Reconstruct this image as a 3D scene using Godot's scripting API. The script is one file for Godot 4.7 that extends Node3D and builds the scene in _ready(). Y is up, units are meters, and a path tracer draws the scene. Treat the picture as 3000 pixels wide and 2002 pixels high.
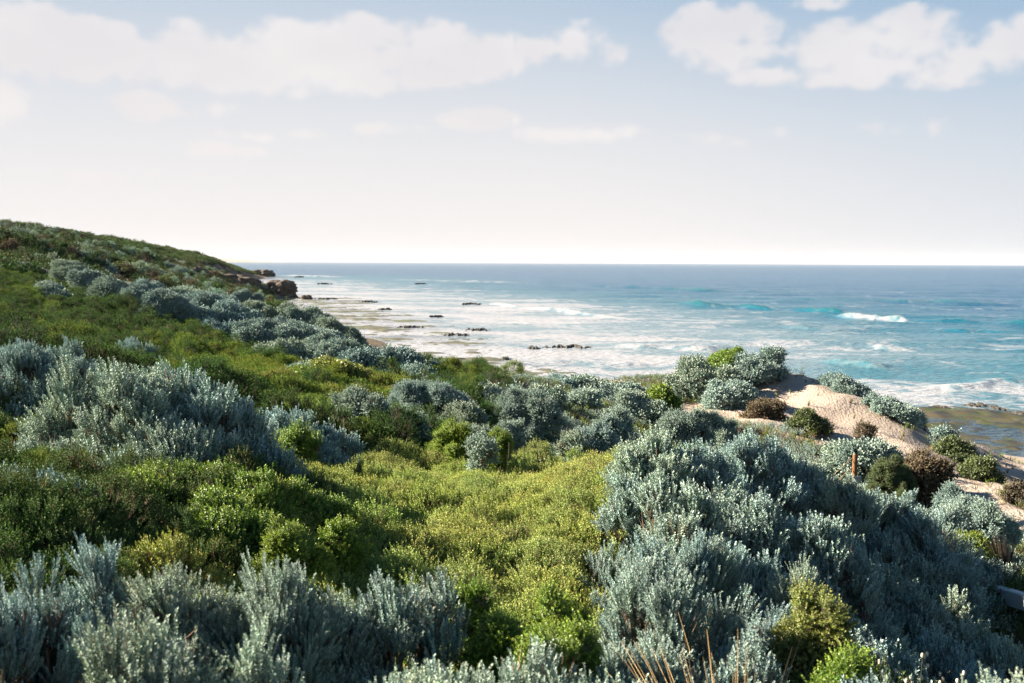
extends Node3D
# Coastal heath on a dune above a surf beach, seen in low side light. Sea level is y = 0.

const EYE := 10.0
const SUN_AZIMUTH := -80.0      # degrees from straight ahead, left is negative
const SUN_HEIGHT := 26.0

# ground shape: x, z, weight of smooth bumps (multiquadric), fitted to a survey of the slope
const HEIGHT_BASE := 9.27015
const HEIGHT_CONTROL := [
	[13.85, -33.00, -0.129168],
	[14.08, -31.50, 0.495021],
	[14.12, -29.50, 0.197816],
	[14.41, -27.50, 0.584602],
	[15.12, -27.00, -0.577539],
	[16.98, -38.00, -0.183626],
	[19.04, -38.00, 0.240637],
	[19.98, -36.00, -0.022806],
	[-35.24, -180.00, 0.042773],
	[-47.00, -225.00, 0.051334],
	[-56.61, -250.00, 0.186786],
	[-8.68, -65.00, -0.014341],
	[-12.02, -90.00, 0.266192],
	[-16.84, -90.00, -0.228862],
	[-26.19, -140.00, 0.067435],
	[-26.12, -120.00, -0.073636],
	[-41.35, -190.00, -0.052841],
	[-37.63, -160.00, -0.002207],
	[-50.55, -200.00, 0.163250],
	[-3.86, -50.00, 0.280500],
	[-5.95, -60.00, 0.062778],
	[-2.74, -6.00, -0.251731],
	[-4.17, -8.00, 0.685847],
	[-3.04, -8.50, -0.285657],
	[-2.04, -8.00, -1.224170],
	[-0.06, -6.00, 0.772494],
	[-0.09, -9.00, 2.464178],
	[-0.17, -16.00, -0.183926],
	[-2.74, -13.00, 3.234729],
	[-0.12, -11.50, 0.413427],
	[-1.28, -10.50, -0.255443],
	[-1.34, -13.50, -0.155737],
	[0.67, -12.00, -0.098171],
	[-0.86, -7.00, 0.286572],
	[-3.19, -13.00, -3.177828],
	[0.56, -7.00, 0.502338],
	[1.23, -8.50, -2.505063],
	[1.79, -9.00, 0.005233],
	[2.51, -9.80, -0.725405],
	[3.08, -9.50, -3.751645],
	[1.81, -7.00, -1.069070],
	[3.07, -8.80, 3.909343],
	[4.27, -9.20, 2.233755],
	[3.59, -8.80, -0.120957],
	[5.57, -11.00, -1.176361],
	[5.96, -13.00, 0.642543],
	[8.05, -23.00, 0.153352],
	[7.81, -20.00, 0.054055],
	[5.66, -30.00, 0.122693],
	[8.38, -26.00, -0.135409],
	[9.55, -33.50, -0.629924],
	[10.98, -32.00, 0.127469],
	[12.05, -30.00, -0.637655],
	[12.52, -28.00, -0.003361],
	[11.55, -23.00, -0.156225],
	[13.05, -25.00, 0.194686],
	[7.32, -31.50, 0.279104],
	[1.72, -31.00, 0.295638],
	[2.83, -26.00, -0.048862],
	[-0.33, -30.00, -0.539194],
	[-0.24, -22.00, 0.074060],
	[-1.39, -18.00, 0.592913],
	[-2.59, -18.00, -0.968720],
	[-3.57, -17.00, 0.548746],
	[-6.56, -22.00, 0.154780],
	[-4.21, -23.00, -0.177902],
	[-3.90, -29.00, 0.488436],
	[-2.67, -31.00, -0.101019],
	[-10.64, -42.00, 0.420599],
	[-10.45, -50.00, -0.102076],
	[-7.80, -46.00, -0.287033],
	[-12.57, -45.00, -0.116063],
	[-14.31, -42.00, -0.344938],
	[-17.31, -45.00, 0.174738],
	[-26.98, -60.00, -0.041070],
	[-36.04, -70.00, -0.015396],
	[-18.07, -35.00, 0.064643],
	[-10.36, -20.00, 0.016425],
	[-11.17, -26.00, 0.021121],
	[-9.32, -28.00, -0.137986],
	[-48.80, -95.00, -0.128800],
	[-49.37, -105.00, -0.117845],
	[-52.06, -122.00, -0.125935],
	[-73.12, -200.00, -0.152227],
	[-74.68, -235.00, -0.126899],
	[-74.03, -250.00, -0.025574],
	[-152.33, -500.00, 0.031686],
	[-161.52, -580.00, 0.060713],
	[-164.28, -640.00, 0.172625],
	[-57.53, -150.00, -0.041705],
	[-40.59, -100.00, 0.239108],
	[-42.52, -125.00, 0.108293],
	[-41.52, -140.00, 0.027598],
	[-71.30, -262.00, -0.044169],
	[-57.96, -190.00, -0.026183],
	[0.00, 0.00, -0.002559],
	[-3.00, 0.00, 0.003473],
	[3.00, 0.00, -0.140602],
	[0.00, 4.00, 0.016818],
	[-6.00, 0.00, -0.079704],
	[7.00, 0.00, 0.145866],
	[-4.00, 5.00, -0.011398],
	[5.00, 5.00, -0.068857],
	[-1.60, -3.20, 0.292147],
	[0.20, -4.20, -0.519567],
	[1.80, -3.30, 0.041578],
	[-60.00, -40.00, 0.018875],
	[-40.00, 0.00, 0.010560],
	[-30.00, -20.00, -0.053730],
	[-20.00, -6.00, 0.025788],
	[-20.00, 20.00, -0.012058],
	[20.00, 20.00, -0.013105],
	[12.00, -8.00, -0.141685],
	[18.00, -14.00, -0.033482],
	[25.00, -5.00, 0.037057],
	[40.00, 0.00, 0.021740],
	[-120.00, -150.00, 0.036262],
	[-130.00, -300.00, -0.077459],
	[-110.00, -250.00, 0.017449],
	[-200.00, -400.00, -0.044618],
	[-230.00, -600.00, -0.072991],
	[-92.00, -292.00, 0.052988],
	[-190.00, -620.00, -0.152164],
	[-400.00, -300.00, 0.007864],
	[-400.00, -650.00, -0.009427],
	[-300.00, -50.00, -0.007964],
	[60.00, 30.00, -0.035515],
	[0.00, 50.00, 0.025396],
	[-100.00, 40.00, 0.008318],
]
const SHORE := [
	Vector2(120, -28), Vector2(60, -42), Vector2(38, -50), Vector2(22, -56), Vector2(12, -62), Vector2(0, -66), Vector2(-7, -74), Vector2(-10, -90), Vector2(-16, -112), Vector2(-23, -140), Vector2(-33, -180), Vector2(-42, -215), Vector2(-50, -245), Vector2(-56, -264), Vector2(-60, -278), Vector2(-68, -284), Vector2(-80, -288), Vector2(-95, -310), Vector2(-112, -380), Vector2(-128, -460), Vector2(-140, -540), Vector2(-152, -610), Vector2(-160, -650), Vector2(-172, -662), Vector2(-190, -665), Vector2(-260, -700), Vector2(-400, -800)
]
# kind, x, z, half width, height, label, group
const PLANTS := [
	["silver", -1.83, -3.70, 0.34, 0.87, "silver spiky bush filling the lower left corner of the photo", "silver bushes in the foreground"],
	["silver", -1.37, -3.90, 0.36, 0.93, "tall silver bush right beside the lower left corner bush", "silver bushes in the foreground"],
	["silver", -0.92, -4.00, 0.33, 0.95, "dense silver bush in the middle of the foreground row", "silver bushes in the foreground"],
	["silver", -0.53, -4.20, 0.28, 0.92, "rounded silver bush at the meadow end of the foreground row", "silver bushes in the foreground"],
	["silver", -1.18, -3.00, 0.26, 0.92, "near low silver bush in front of the tall foreground row", "silver bushes in the foreground"],
	["silver", -0.80, -3.10, 0.26, 0.87, "small silver bush low in the foreground, left of the upright shoots", "silver bushes in the foreground"],
	["silver", -0.41, -3.20, 0.27, 0.83, "group of upright silver shoots at the bottom edge below the rounded bush", "silver bushes in the foreground"],
	["silver", -0.12, -3.20, 0.21, 0.83, "loose silver shoots at the bottom edge below the bright green clumps", "silver bushes in the foreground"],
	["silver", 0.24, -3.30, 0.30, 0.87, "pale silver bush at the bottom edge, just right of centre", "silver bushes in the foreground"],
	["silver", 1.71, -3.30, 0.12, 1.10, "small silver bush cut off by the lower right corner", "silver bushes in the foreground"],
	["silver", 1.36, -3.60, 0.09, 0.88, "small bluish silver clump beside the white seed heads at the bottom edge", "silver bushes in the foreground"],
	["silver", -3.48, -9.00, 0.65, 1.04, "broad silver spiky bush on the left with plume-like shoots", "silver bushes on the left hillside"],
	["silver", -2.84, -9.40, 0.50, 1.09, "silver bush leaning right behind the broad plumed one", "silver bushes on the left hillside"],
	["silver", -5.16, -10.50, 0.53, 0.93, "tall dark silver bush at the left edge of the photo", "silver bushes on the left hillside"],
	["silver", -2.92, -8.30, 0.47, 0.71, "lower skirt of silver shoots in front of the broad plumed bush", "silver bushes on the left hillside"],
	["silver", -2.51, -9.20, 0.34, 0.67, "low pale silver bush at the corner of the heath meadow", "silver bushes behind the heath meadow"],
	["silver", -2.52, -12.00, 0.61, 0.83, "long low pale silver bush before the light green grass strip", "silver bushes behind the heath meadow"],
	["silver", -3.01, -6.60, 0.17, 0.49, "small silver tuft among the brownish scrub on the left", "silver bushes on the left hillside"],
	["silver", -3.36, -6.60, 0.10, 0.46, "tiny silver tuft at the left edge among brownish scrub", "silver bushes on the left hillside"],
	["silver", -7.32, -19.00, 0.38, 1.00, "lone upright silver clump in the dark green heath", "silver bushes on the left hillside"],
	["saltbush", -14.22, -41.00, 1.04, 1.31, "wide dark silver bush on the slope above the green heath", "silver bushes on the left hillside"],
	["saltbush", -18.97, -47.00, 0.98, 1.71, "round silver bush high on the left slope beside bare dark scrub", "silver bushes on the left hillside"],
	["saltbush", -26.55, -60.00, 1.05, 1.75, "dark silver bush below the left skyline", "silver bushes on the left hillside"],
	["saltbush", -24.24, -57.00, 0.88, 1.53, "pale silver bush just below the dark one near the skyline", "silver bushes on the left hillside"],
	["saltbush", -18.54, -50.00, 0.93, 1.75, "silver bush between the round one and the rocky spur", "silver bushes on the left hillside"],
	["saltbush", -14.34, -47.00, 1.24, 1.40, "rounded silver bush at the top of the bluff cluster", "silver bushes on the seaward bluff"],
	["saltbush", -12.18, -44.00, 1.06, 1.27, "silver bush in the heart of the bluff cluster", "silver bushes on the seaward bluff"],
	["saltbush", -9.69, -39.00, 1.46, 1.56, "big rounded silver bush lowest in the bluff cluster", "silver bushes on the seaward bluff"],
	["saltbush", -13.37, -52.00, 1.03, 1.67, "silver bush on the crest of the bluff beside the boulder", "silver bushes on the seaward bluff"],
	["saltbush", -12.22, -54.00, 1.07, 2.09, "silver bush on the bluff edge against the rock shelf", "silver bushes on the seaward bluff"],
	["saltbush", -10.40, -52.00, 1.14, 2.00, "dark silver bush on the bluff edge above the brown shelf", "silver bushes on the seaward bluff"],
	["saltbush", -8.45, -48.00, 1.05, 1.30, "seaward-most dark bush at the tip of the bluff cluster", "silver bushes on the seaward bluff"],
	["saltbush", -6.01, -35.00, 1.15, 1.29, "low domed silver bush below the tip of the bluff", "silver bushes on the seaward bluff"],
	["saltbush", -7.37, -36.00, 0.55, 1.04, "pale silver bush left of the low domed one", "silver bushes on the seaward bluff"],
	["saltbush", -4.03, -29.00, 0.89, 1.57, "mottled silver and green dome on the edge of the bluff", "silver bushes on the seaward bluff"],
	["saltbush", -2.96, -28.00, 0.68, 1.15, "dark silver bush on the seaward side of the mottled dome", "silver bushes on the seaward bluff"],
	["saltbush", -2.53, -31.00, 0.37, 0.77, "small brown-tinged bush on the bluff lip over the surf", "silver bushes on the seaward bluff"],
	["saltbush", -2.26, -27.00, 0.47, 0.83, "grey-green bush below the bluff lip", "silver bushes on the seaward bluff"],
	["saltbush", -5.50, -26.00, 0.37, 1.02, "small pale silver mound in bright green heath", "silver bushes on the seaward bluff"],
	["yellow", -3.97, -22.50, 0.62, 0.92, "yellow-green leafy dome shrub left of the oval silver bush", "bright green shrubs among the heath"],
	["green", -4.71, -22.00, 0.48, 0.70, "dark glossy green shrub left of the yellow-green dome", "bright green shrubs among the heath"],
	["saltbush", -2.63, -16.80, 0.41, 0.90, "upright oval silver-green bush standing alone", "silver bushes behind the heath meadow"],
	["saltbush", -1.47, -19.00, 0.77, 1.08, "large pale silver dome bush in the middle distance", "silver bushes behind the heath meadow"],
	["saltbush", -1.84, -17.00, 0.41, 0.71, "pale silver bush leaning on the large dome's left foot", "silver bushes behind the heath meadow"],
	["saltbush", -0.87, -18.00, 0.40, 1.00, "silver bush in front of the large dome", "silver bushes behind the heath meadow"],
	["saltbush", 0.14, -20.50, 0.74, 1.22, "dark silver dome bush right of the large pale one", "silver bushes behind the heath meadow"],
	["saltbush", -0.45, -23.00, 0.45, 0.96, "silver bush between the two large domes, farther back", "silver bushes behind the heath meadow"],
	["saltbush", 0.72, -25.00, 0.55, 0.86, "silver bush behind the dark dome's right shoulder", "silver bushes behind the heath meadow"],
	["saltbush", -0.58, -15.50, 0.24, 0.80, "small whitish bush at the foot of the two domes", "silver bushes behind the heath meadow"],
	["saltbush", -0.10, -16.00, 0.28, 0.87, "low whitish bush below the dark silver dome", "silver bushes behind the heath meadow"],
	["saltbush", -0.44, -13.50, 0.18, 0.90, "tiny silver bush at the meadow's far edge", "silver bushes behind the heath meadow"],
	["saltbush", 0.97, -15.00, 0.23, 0.90, "small round silver bush beside the straw grass", "silver bushes behind the heath meadow"],
	["saltbush", 1.49, -16.00, 0.39, 1.11, "silver bush with straw grass at its foot", "silver bushes behind the heath meadow"],
	["saltbush", 2.07, -19.00, 0.50, 1.38, "greenish silver bush behind the one with straw grass", "silver bushes behind the heath meadow"],
	["saltbush", 1.97, -27.00, 0.42, 0.63, "small silver bush by the pinkish bare patch", "silver bushes behind the heath meadow"],
	["saltbush", 1.58, -31.00, 0.61, 0.58, "silver bush on the horizon line of the slope before the surf", "silver bushes behind the heath meadow"],
	["saltbush", 2.54, -31.00, 0.68, 0.77, "pale olive bush in the row before the surf", "silver bushes behind the heath meadow"],
	["saltbush", 3.40, -29.00, 0.70, 0.93, "rounded silver bush in the row left of the dune", "silver bushes behind the heath meadow"],
	["saltbush", 3.28, -26.00, 0.69, 0.94, "wide dark silver bush below the row left of the dune", "silver bushes behind the heath meadow"],
	["green", 4.12, -27.00, 0.47, 1.17, "green-topped shrub at the left foot of the dune", "bushes on the sand dune"],
	["saltbush", -13.89, -43.00, 0.85, 0.85, "silver bush at the upper left of the bluff cluster", "silver bushes on the seaward bluff"],
	["saltbush", -11.53, -40.00, 0.79, 1.00, "pale silver bush at the left foot of the bluff cluster", "silver bushes on the seaward bluff"],
	["saltbush", -9.58, -44.00, 1.06, 1.08, "dark silver bush filling the middle of the bluff cluster", "silver bushes on the seaward bluff"],
	["saltbush", -8.04, -42.00, 0.83, 1.32, "rough silver bush below the tip of the bluff cluster", "silver bushes on the seaward bluff"],
	["saltbush", -16.20, -60.00, 0.92, 2.66, "small silver bush topmost on the bluff, under the spur", "silver bushes on the seaward bluff"],
	["saltbush", -17.28, -45.00, 0.69, 1.38, "small dark silver bush beside the wide one on the slope", "silver bushes on the seaward bluff"],
	["saltbush", -17.01, -52.00, 0.91, 1.79, "grey bush between the wide slope bush and the cluster", "silver bushes on the seaward bluff"],
	["saltbush", -19.44, -42.00, 0.65, 1.21, "grey bush low on the left slope", "silver bushes on the seaward bluff"],
	["saltbush", -31.75, -65.00, 0.86, 1.02, "grey bush near the left edge under the skyline", "silver bushes on the seaward bluff"],
	["saltbush", -8.01, -34.00, 0.67, 1.04, "ragged silver bush in front of the bluff cluster", "silver bushes on the seaward bluff"],
	["saltbush", -1.73, -29.00, 0.38, 0.40, "low grey bush on the grassy lip above the surf", "silver bushes on the seaward bluff"],
	["saltbush", 0.34, -30.00, 0.40, 0.30, "small grey bush on the lip behind the dark silver dome", "silver bushes on the seaward bluff"],
	["saltbush", 5.86, -32.00, 0.77, 1.34, "dark grey-green bush at the left end of the dune crown", "bushes on the sand dune"],
	["green", 7.17, -33.20, 0.87, 1.13, "bright green shrub on top of the dune crown", "bushes on the sand dune"],
	["saltbush", 7.91, -32.60, 0.97, 1.04, "large silver dome on the dune crown beside the sand", "bushes on the sand dune"],
	["saltbush", 6.68, -31.50, 0.45, 1.13, "small silver bush between the two dune crown domes", "bushes on the sand dune"],
	["saltbush", 6.80, -30.00, 0.82, 1.04, "round silver bush on the sand below the dune crown", "bushes on the sand dune"],
	["brown", 7.32, -28.50, 0.53, 0.66, "brownish twiggy bush on the dune sand", "bushes on the sand dune"],
	["olive", 8.17, -27.00, 0.49, 0.67, "dark olive tussock bush alone on the open sand", "bushes on the sand dune"],
	["saltbush", 10.36, -32.00, 0.39, 0.55, "small dark bush on the dune rim against the sea", "bushes on the sand dune"],
	["saltbush", 10.89, -31.40, 0.62, 0.59, "grey-green bush next down the dune rim", "bushes on the sand dune"],
	["saltbush", 11.62, -30.00, 0.72, 0.60, "rounded dark bush lower on the dune rim by the reef", "bushes on the sand dune"],
	["brown", 8.99, -25.00, 0.27, 0.85, "dark brown bush on the dune slope", "bushes on the sand dune"],
	["saltbush", 8.25, -22.50, 0.69, 1.24, "silver bush behind the fence post", "bushes on the sand dune"],
	["saltbush", 7.77, -23.00, 0.45, 0.99, "low silver bush left of the fence post", "bushes on the sand dune"],
	["brown", 8.57, -20.50, 0.47, 1.46, "large dark brown-sided bush right of the fence post", "bushes on the sand dune"],
	["olive", 7.79, -20.00, 0.44, 1.30, "dark green bush below the brown-sided one", "bushes on the sand dune"],
	["saltbush", 12.34, -28.00, 0.22, 0.67, "tiny silver bush on the dune rim above the beach", "bushes on the sand dune"],
	["olive", 12.24, -27.00, 0.47, 0.65, "dark bush on the dune rim above the beach", "bushes on the sand dune"],
	["olive", 11.78, -24.50, 0.40, 0.64, "dark green bush overlooking the beach sand", "bushes on the sand dune"],
	["brown", 11.43, -22.00, 0.29, 0.56, "reddish-brown low bush at the right edge above the sand", "bushes on the sand dune"],
	["saltbush", 8.64, -19.00, 0.31, 1.06, "grey silver bush below the sandy track", "bushes on the sand dune"],
	["saltbush", 6.80, -14.50, 0.60, 1.23, "broad silver bush at the right edge below the sand", "bushes on the sand dune"],
	["green", 6.01, -12.60, 0.28, 0.72, "bright green shrub at the right edge above the kerb", "bright green shrubs among the heath"],
	["green", 5.49, -11.60, 0.23, 0.30, "lower bright green shrub hanging over the kerb", "bright green shrubs among the heath"],
	["saltbush", 3.25, -19.00, 0.58, 1.56, "grey silver bush peeping over the ridge's left shoulder", "silver bushes massed along the slope by the dune"],
	["saltbush", 4.13, -20.00, 0.44, 1.55, "small round bush behind the ridge by the sand", "silver bushes massed along the slope by the dune"],
	["silver", 1.24, -8.60, 0.40, 1.05, "tall silver bush heading the ridge at the meadow side", "silver bushes massed along the slope by the dune"],
	["silver", 1.70, -8.60, 0.32, 1.00, "second silver bush along the ridge", "silver bushes massed along the slope by the dune"],
	["silver", 2.37, -9.80, 0.39, 0.89, "silver bush on the ridge top below the dark dune bushes", "silver bushes massed along the slope by the dune"],
	["silver", 2.77, -9.80, 0.34, 0.93, "silver bush on the ridge just left of the fence post line", "silver bushes massed along the slope by the dune"],
	["silver", 3.12, -9.80, 0.32, 0.98, "silver bush on the ridge right below the fence post", "silver bushes massed along the slope by the dune"],
	["silver", 3.48, -9.80, 0.32, 1.06, "silver bush stepping down right of the fence post", "silver bushes massed along the slope by the dune"],
	["silver", 4.16, -10.40, 0.34, 0.99, "silver bush low on the ridge before the dark brown bush", "silver bushes massed along the slope by the dune"],
	["silver", 4.15, -9.60, 0.36, 1.37, "last silver bush of the ridge, half in shade", "silver bushes massed along the slope by the dune"],
	["silver", 0.93, -7.90, 0.24, 0.95, "pale bush on the ridge's meadow edge", "silver bushes massed along the slope by the dune"],
	["silver", 1.37, -7.40, 0.31, 0.93, "silver bush below the head of the ridge", "silver bushes massed along the slope by the dune"],
	["silver", 1.83, -7.80, 0.33, 0.93, "silver bush in the middle of the ridge face", "silver bushes massed along the slope by the dune"],
	["silver", 2.25, -7.80, 0.33, 1.05, "silver bush on the ridge face below the fence post", "silver bushes massed along the slope by the dune"],
	["silver", 2.64, -7.80, 0.31, 1.20, "silver bush on the ridge face where shade begins", "silver bushes massed along the slope by the dune"],
	["silver", 1.43, -6.30, 0.26, 1.00, "shaggy silver bush between ridge and foreground mound", "silver bushes massed along the slope by the dune"],
	["silver", 0.80, -5.50, 0.28, 1.05, "left half of the big foreground silver mound right of the meadow", "silver bushes in the foreground"],
	["silver", 1.17, -5.60, 0.28, 1.04, "right half of the big foreground silver mound", "silver bushes in the foreground"],
	["silver", 0.82, -4.70, 0.31, 1.00, "front of the big foreground silver mound", "silver bushes in the foreground"],
	["silver", 1.67, -5.50, 0.17, 1.11, "lit silver tuft standing out of the shaded bank", "shaded silver bushes on the falling bank"],
	["silver", 1.39, -5.00, 0.14, 0.95, "half-shaded silver bush right of the foreground mound", "shaded silver bushes on the falling bank"],
	["silver", 0.59, -4.00, 0.19, 0.77, "shadowed silver bush under the foreground mound", "shaded silver bushes on the falling bank"],
	["silver", 1.01, -4.10, 0.22, 0.86, "dark silver bush behind the straw tussock", "shaded silver bushes on the falling bank"],
	["silver", 3.19, -8.60, 0.49, 1.09, "shaded silver bush just below the ridge, left part of the falling bank", "shaded silver bushes on the falling bank"],
	["silver", 4.03, -9.40, 0.50, 1.07, "shaded silver bush below the ridge end, middle of the falling bank", "shaded silver bushes on the falling bank"],
	["silver", 2.79, -7.60, 0.43, 0.83, "dark silver bush right of the lit tuft on the bank", "shaded silver bushes on the falling bank"],
	["silver", 3.65, -8.40, 0.50, 1.23, "dark silver bush in the middle of the shaded bank", "shaded silver bushes on the falling bank"],
	["silver", 4.27, -8.80, 0.44, 1.24, "dark silver bush beside the path edging, low on the bank", "shaded silver bushes on the falling bank"],
	["silver", 2.69, -6.80, 0.42, 0.64, "dark silver bush above the cream seed heads", "shaded silver bushes on the falling bank"],
	["silver", 3.47, -7.40, 0.46, 1.03, "dark silver bush between the seed heads and the path edging", "shaded silver bushes on the falling bank"],
	["silver", 4.69, -10.40, 0.39, 0.65, "shaded silver bush at the bank's top corner near green shrubs", "shaded silver bushes on the falling bank"],
	["silver", 4.28, -8.20, 0.32, 1.38, "dark silver bush at the right edge below the path edging", "shaded silver bushes on the falling bank"],
	["yellow", 1.46, -4.80, 0.22, 0.95, "yellow-green leafy shrub in the shaded bank at lower right", "bright green shrubs among the heath"],
	["green", 1.35, -3.90, 0.13, 0.90, "dim green shrub above the bottom edge near the seed heads", "bright green shrubs among the heath"],
	["green", -2.61, -7.40, 0.37, 0.42, "bright green clumped shrub at the left end of the green row", "bright green shrubs among the heath"],
	["green", -2.21, -7.50, 0.41, 0.52, "bright green shrub in the middle of the row below the plumed bush", "bright green shrubs among the heath"],
	["green", -1.82, -7.40, 0.31, 0.61, "bright green shrub at the right end of the row below the plumed bush", "bright green shrubs among the heath"],
	["green", -1.78, -6.60, 0.41, 0.58, "bright green shrub in front of the green row", "bright green shrubs among the heath"],
	["green", -1.40, -6.20, 0.27, 0.63, "rounded bright green shrub nearest the foreground silver row", "bright green shrubs among the heath"],
	["green", -1.19, -6.80, 0.21, 0.63, "dark-sided small green shrub at the meadow's left edge", "bright green shrubs among the heath"],
	["green", -1.54, -7.60, 0.18, 0.57, "green shrub touching the olive meadow", "bright green shrubs among the heath"],
	["green", -2.02, -15.00, 0.26, 0.52, "small bright yellow-green shrub at the far meadow edge", "bright green shrubs among the heath"],
	["green", -0.87, -14.60, 0.32, 0.87, "bright green shrub below the large silver dome", "bright green shrubs among the heath"],
	["green", -0.21, -14.00, 0.23, 0.88, "bright green shrub at the far meadow edge next to tiny silver bush", "bright green shrubs among the heath"],
	["green", -2.47, -11.50, 0.23, 0.68, "small bright green shrub under the long pale bush", "bright green shrubs among the heath"],
	["green", 0.21, -4.90, 0.26, 0.80, "bright green shrub in the foreground beside the silver mound", "bright green shrubs among the heath"],
	["green", -0.25, -5.00, 0.11, 0.77, "small bright green clump at the edge of the foreground silver row", "bright green shrubs among the heath"],
	["green", -0.04, -4.20, 0.20, 0.74, "low bright green clump in the foreground gap", "bright green shrubs among the heath"],
	["green", 0.32, -4.30, 0.10, 0.77, "upright green shoots at the foot of the silver mound", "bright green shrubs among the heath"],
	["green", 0.12, -4.00, 0.10, 0.73, "small green clump above the pale bottom-edge bush", "bright green shrubs among the heath"],
]
# azimuth, elevation, half width, half height (degrees), strength
const CLOUDS := [
	[-25.67, 11.41, 2.57, 1.48, 1.00],
	[-23.25, 10.84, 3.04, 1.39, 1.00],
	[-21.03, 10.89, 1.64, 1.24, 1.00],
	[-25.30, 10.50, 2.81, 1.20, 1.00],
	[-17.63, 10.97, 2.34, 1.48, 1.00],
	[-14.91, 10.62, 2.81, 1.31, 1.00],
	[-11.86, 11.74, 2.57, 1.39, 1.00],
	[-9.24, 11.69, 3.04, 1.58, 1.00],
	[-5.60, 11.80, 3.28, 1.43, 1.00],
	[-1.92, 11.56, 2.69, 1.15, 1.00],
	[0.55, 11.97, 1.76, 0.67, 0.80],
	[-8.04, 10.04, 1.52, 0.67, 0.90],
	[-13.99, 10.05, 3.74, 0.91, 0.90],
	[-4.38, 10.71, 2.81, 0.96, 0.90],
	[-10.45, 10.54, 3.51, 1.20, 1.00],
	[3.74, 12.26, 1.40, 1.00, 0.55],
	[5.22, 11.89, 1.05, 0.72, 0.45],
	[10.53, 12.33, 1.99, 1.48, 1.00],
	[12.64, 12.81, 1.99, 1.00, 0.95],
	[11.49, 11.51, 2.57, 0.91, 0.90],
	[17.71, 11.44, 2.22, 1.24, 0.90],
	[20.99, 11.66, 2.81, 1.39, 0.95],
	[19.73, 10.44, 3.51, 0.91, 0.80],
	[14.10, 10.22, 1.76, 0.53, 0.75],
	[17.98, 9.98, 2.81, 0.53, 0.60],
	[23.76, 10.60, 2.81, 0.86, 0.70],
	[25.96, 11.16, 2.11, 1.31, 0.80],
	[22.75, 9.81, 2.81, 0.60, 0.55],
	[26.63, 11.82, 1.17, 0.84, 0.75],
	[-20.01, 8.26, 1.64, 0.67, 0.90],
	[-18.59, 7.93, 1.17, 0.33, 0.60],
	[-26.77, 8.25, 1.12, 1.20, 0.75],
	[-16.10, 8.23, 0.94, 0.38, 0.50],
	[-2.16, 8.14, 2.11, 0.53, 0.80],
	[-16.37, 6.09, 1.99, 0.43, 0.75],
	[-14.97, 6.93, 1.64, 0.33, 0.60],
	[-12.15, 7.10, 1.40, 0.29, 0.50],
	[-8.06, 7.44, 1.40, 0.36, 0.60],
	[-5.86, 7.61, 1.05, 0.33, 0.45],
	[4.04, 7.31, 3.28, 0.48, 0.65],
	[1.56, 7.43, 1.40, 0.33, 0.50],
	[10.63, 7.02, 1.52, 0.36, 0.55],
	[20.06, 7.18, 1.17, 0.43, 0.70],
	[22.63, 7.29, 0.94, 0.48, 0.60],
	[-22.80, 4.48, 1.64, 0.24, 0.60],
	[-19.88, 4.76, 0.59, 0.22, 0.60],
	[-16.85, 4.67, 0.94, 0.22, 0.40],
	[12.78, 6.78, 1.17, 0.24, 0.35],
	[14.64, 7.25, 0.94, 0.29, 0.35],
	[16.75, 13.80, 1.40, 0.33, 0.50],
]
const SAND_DUNE := [5.02, -31.00, 6.30, -32.00, 9.35, -35.00, 10.74, -35.00, 12.05, -33.00, 12.86, -31.00, 13.22, -29.00, 13.62, -26.00, 13.87, -25.00, 9.20, -16.50, 9.04, -17.50, 9.38, -20.50, 10.11, -24.00, 8.73, -25.00, 7.68, -25.60, 6.30, -27.00, 4.87, -28.50]
const MEADOW := [-1.08, -5.00, -1.51, -5.60, -1.87, -7.30, -2.09, -8.80, -3.06, -12.00, -1.85, -15.20, 0.19, -16.30, 1.33, -14.50, 0.96, -9.50, 1.00, -7.30, 0.64, -5.80, 0.44, -4.90, 0.06, -4.40, -0.39, -5.00]
const SCRUB := [-3.31, -5.00, -7.18, -11.00, -4.67, -10.00, -3.47, -8.00, -2.30, -9.00, -1.87, -7.30, -1.51, -5.60, -1.08, -5.00, -1.84, -4.70]
const LAWN := [-5.17, -19.00, -3.23, -19.50, -2.28, -18.80, -1.98, -16.30, -3.69, -14.50, -4.22, -15.50]
const HERB := [-8.99, -27.00, -8.13, -30.00, -6.91, -33.00, -4.44, -31.00, -2.38, -24.00, -2.31, -19.00, -3.25, -19.60, -5.19, -19.10, -6.40, -20.00]
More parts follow.
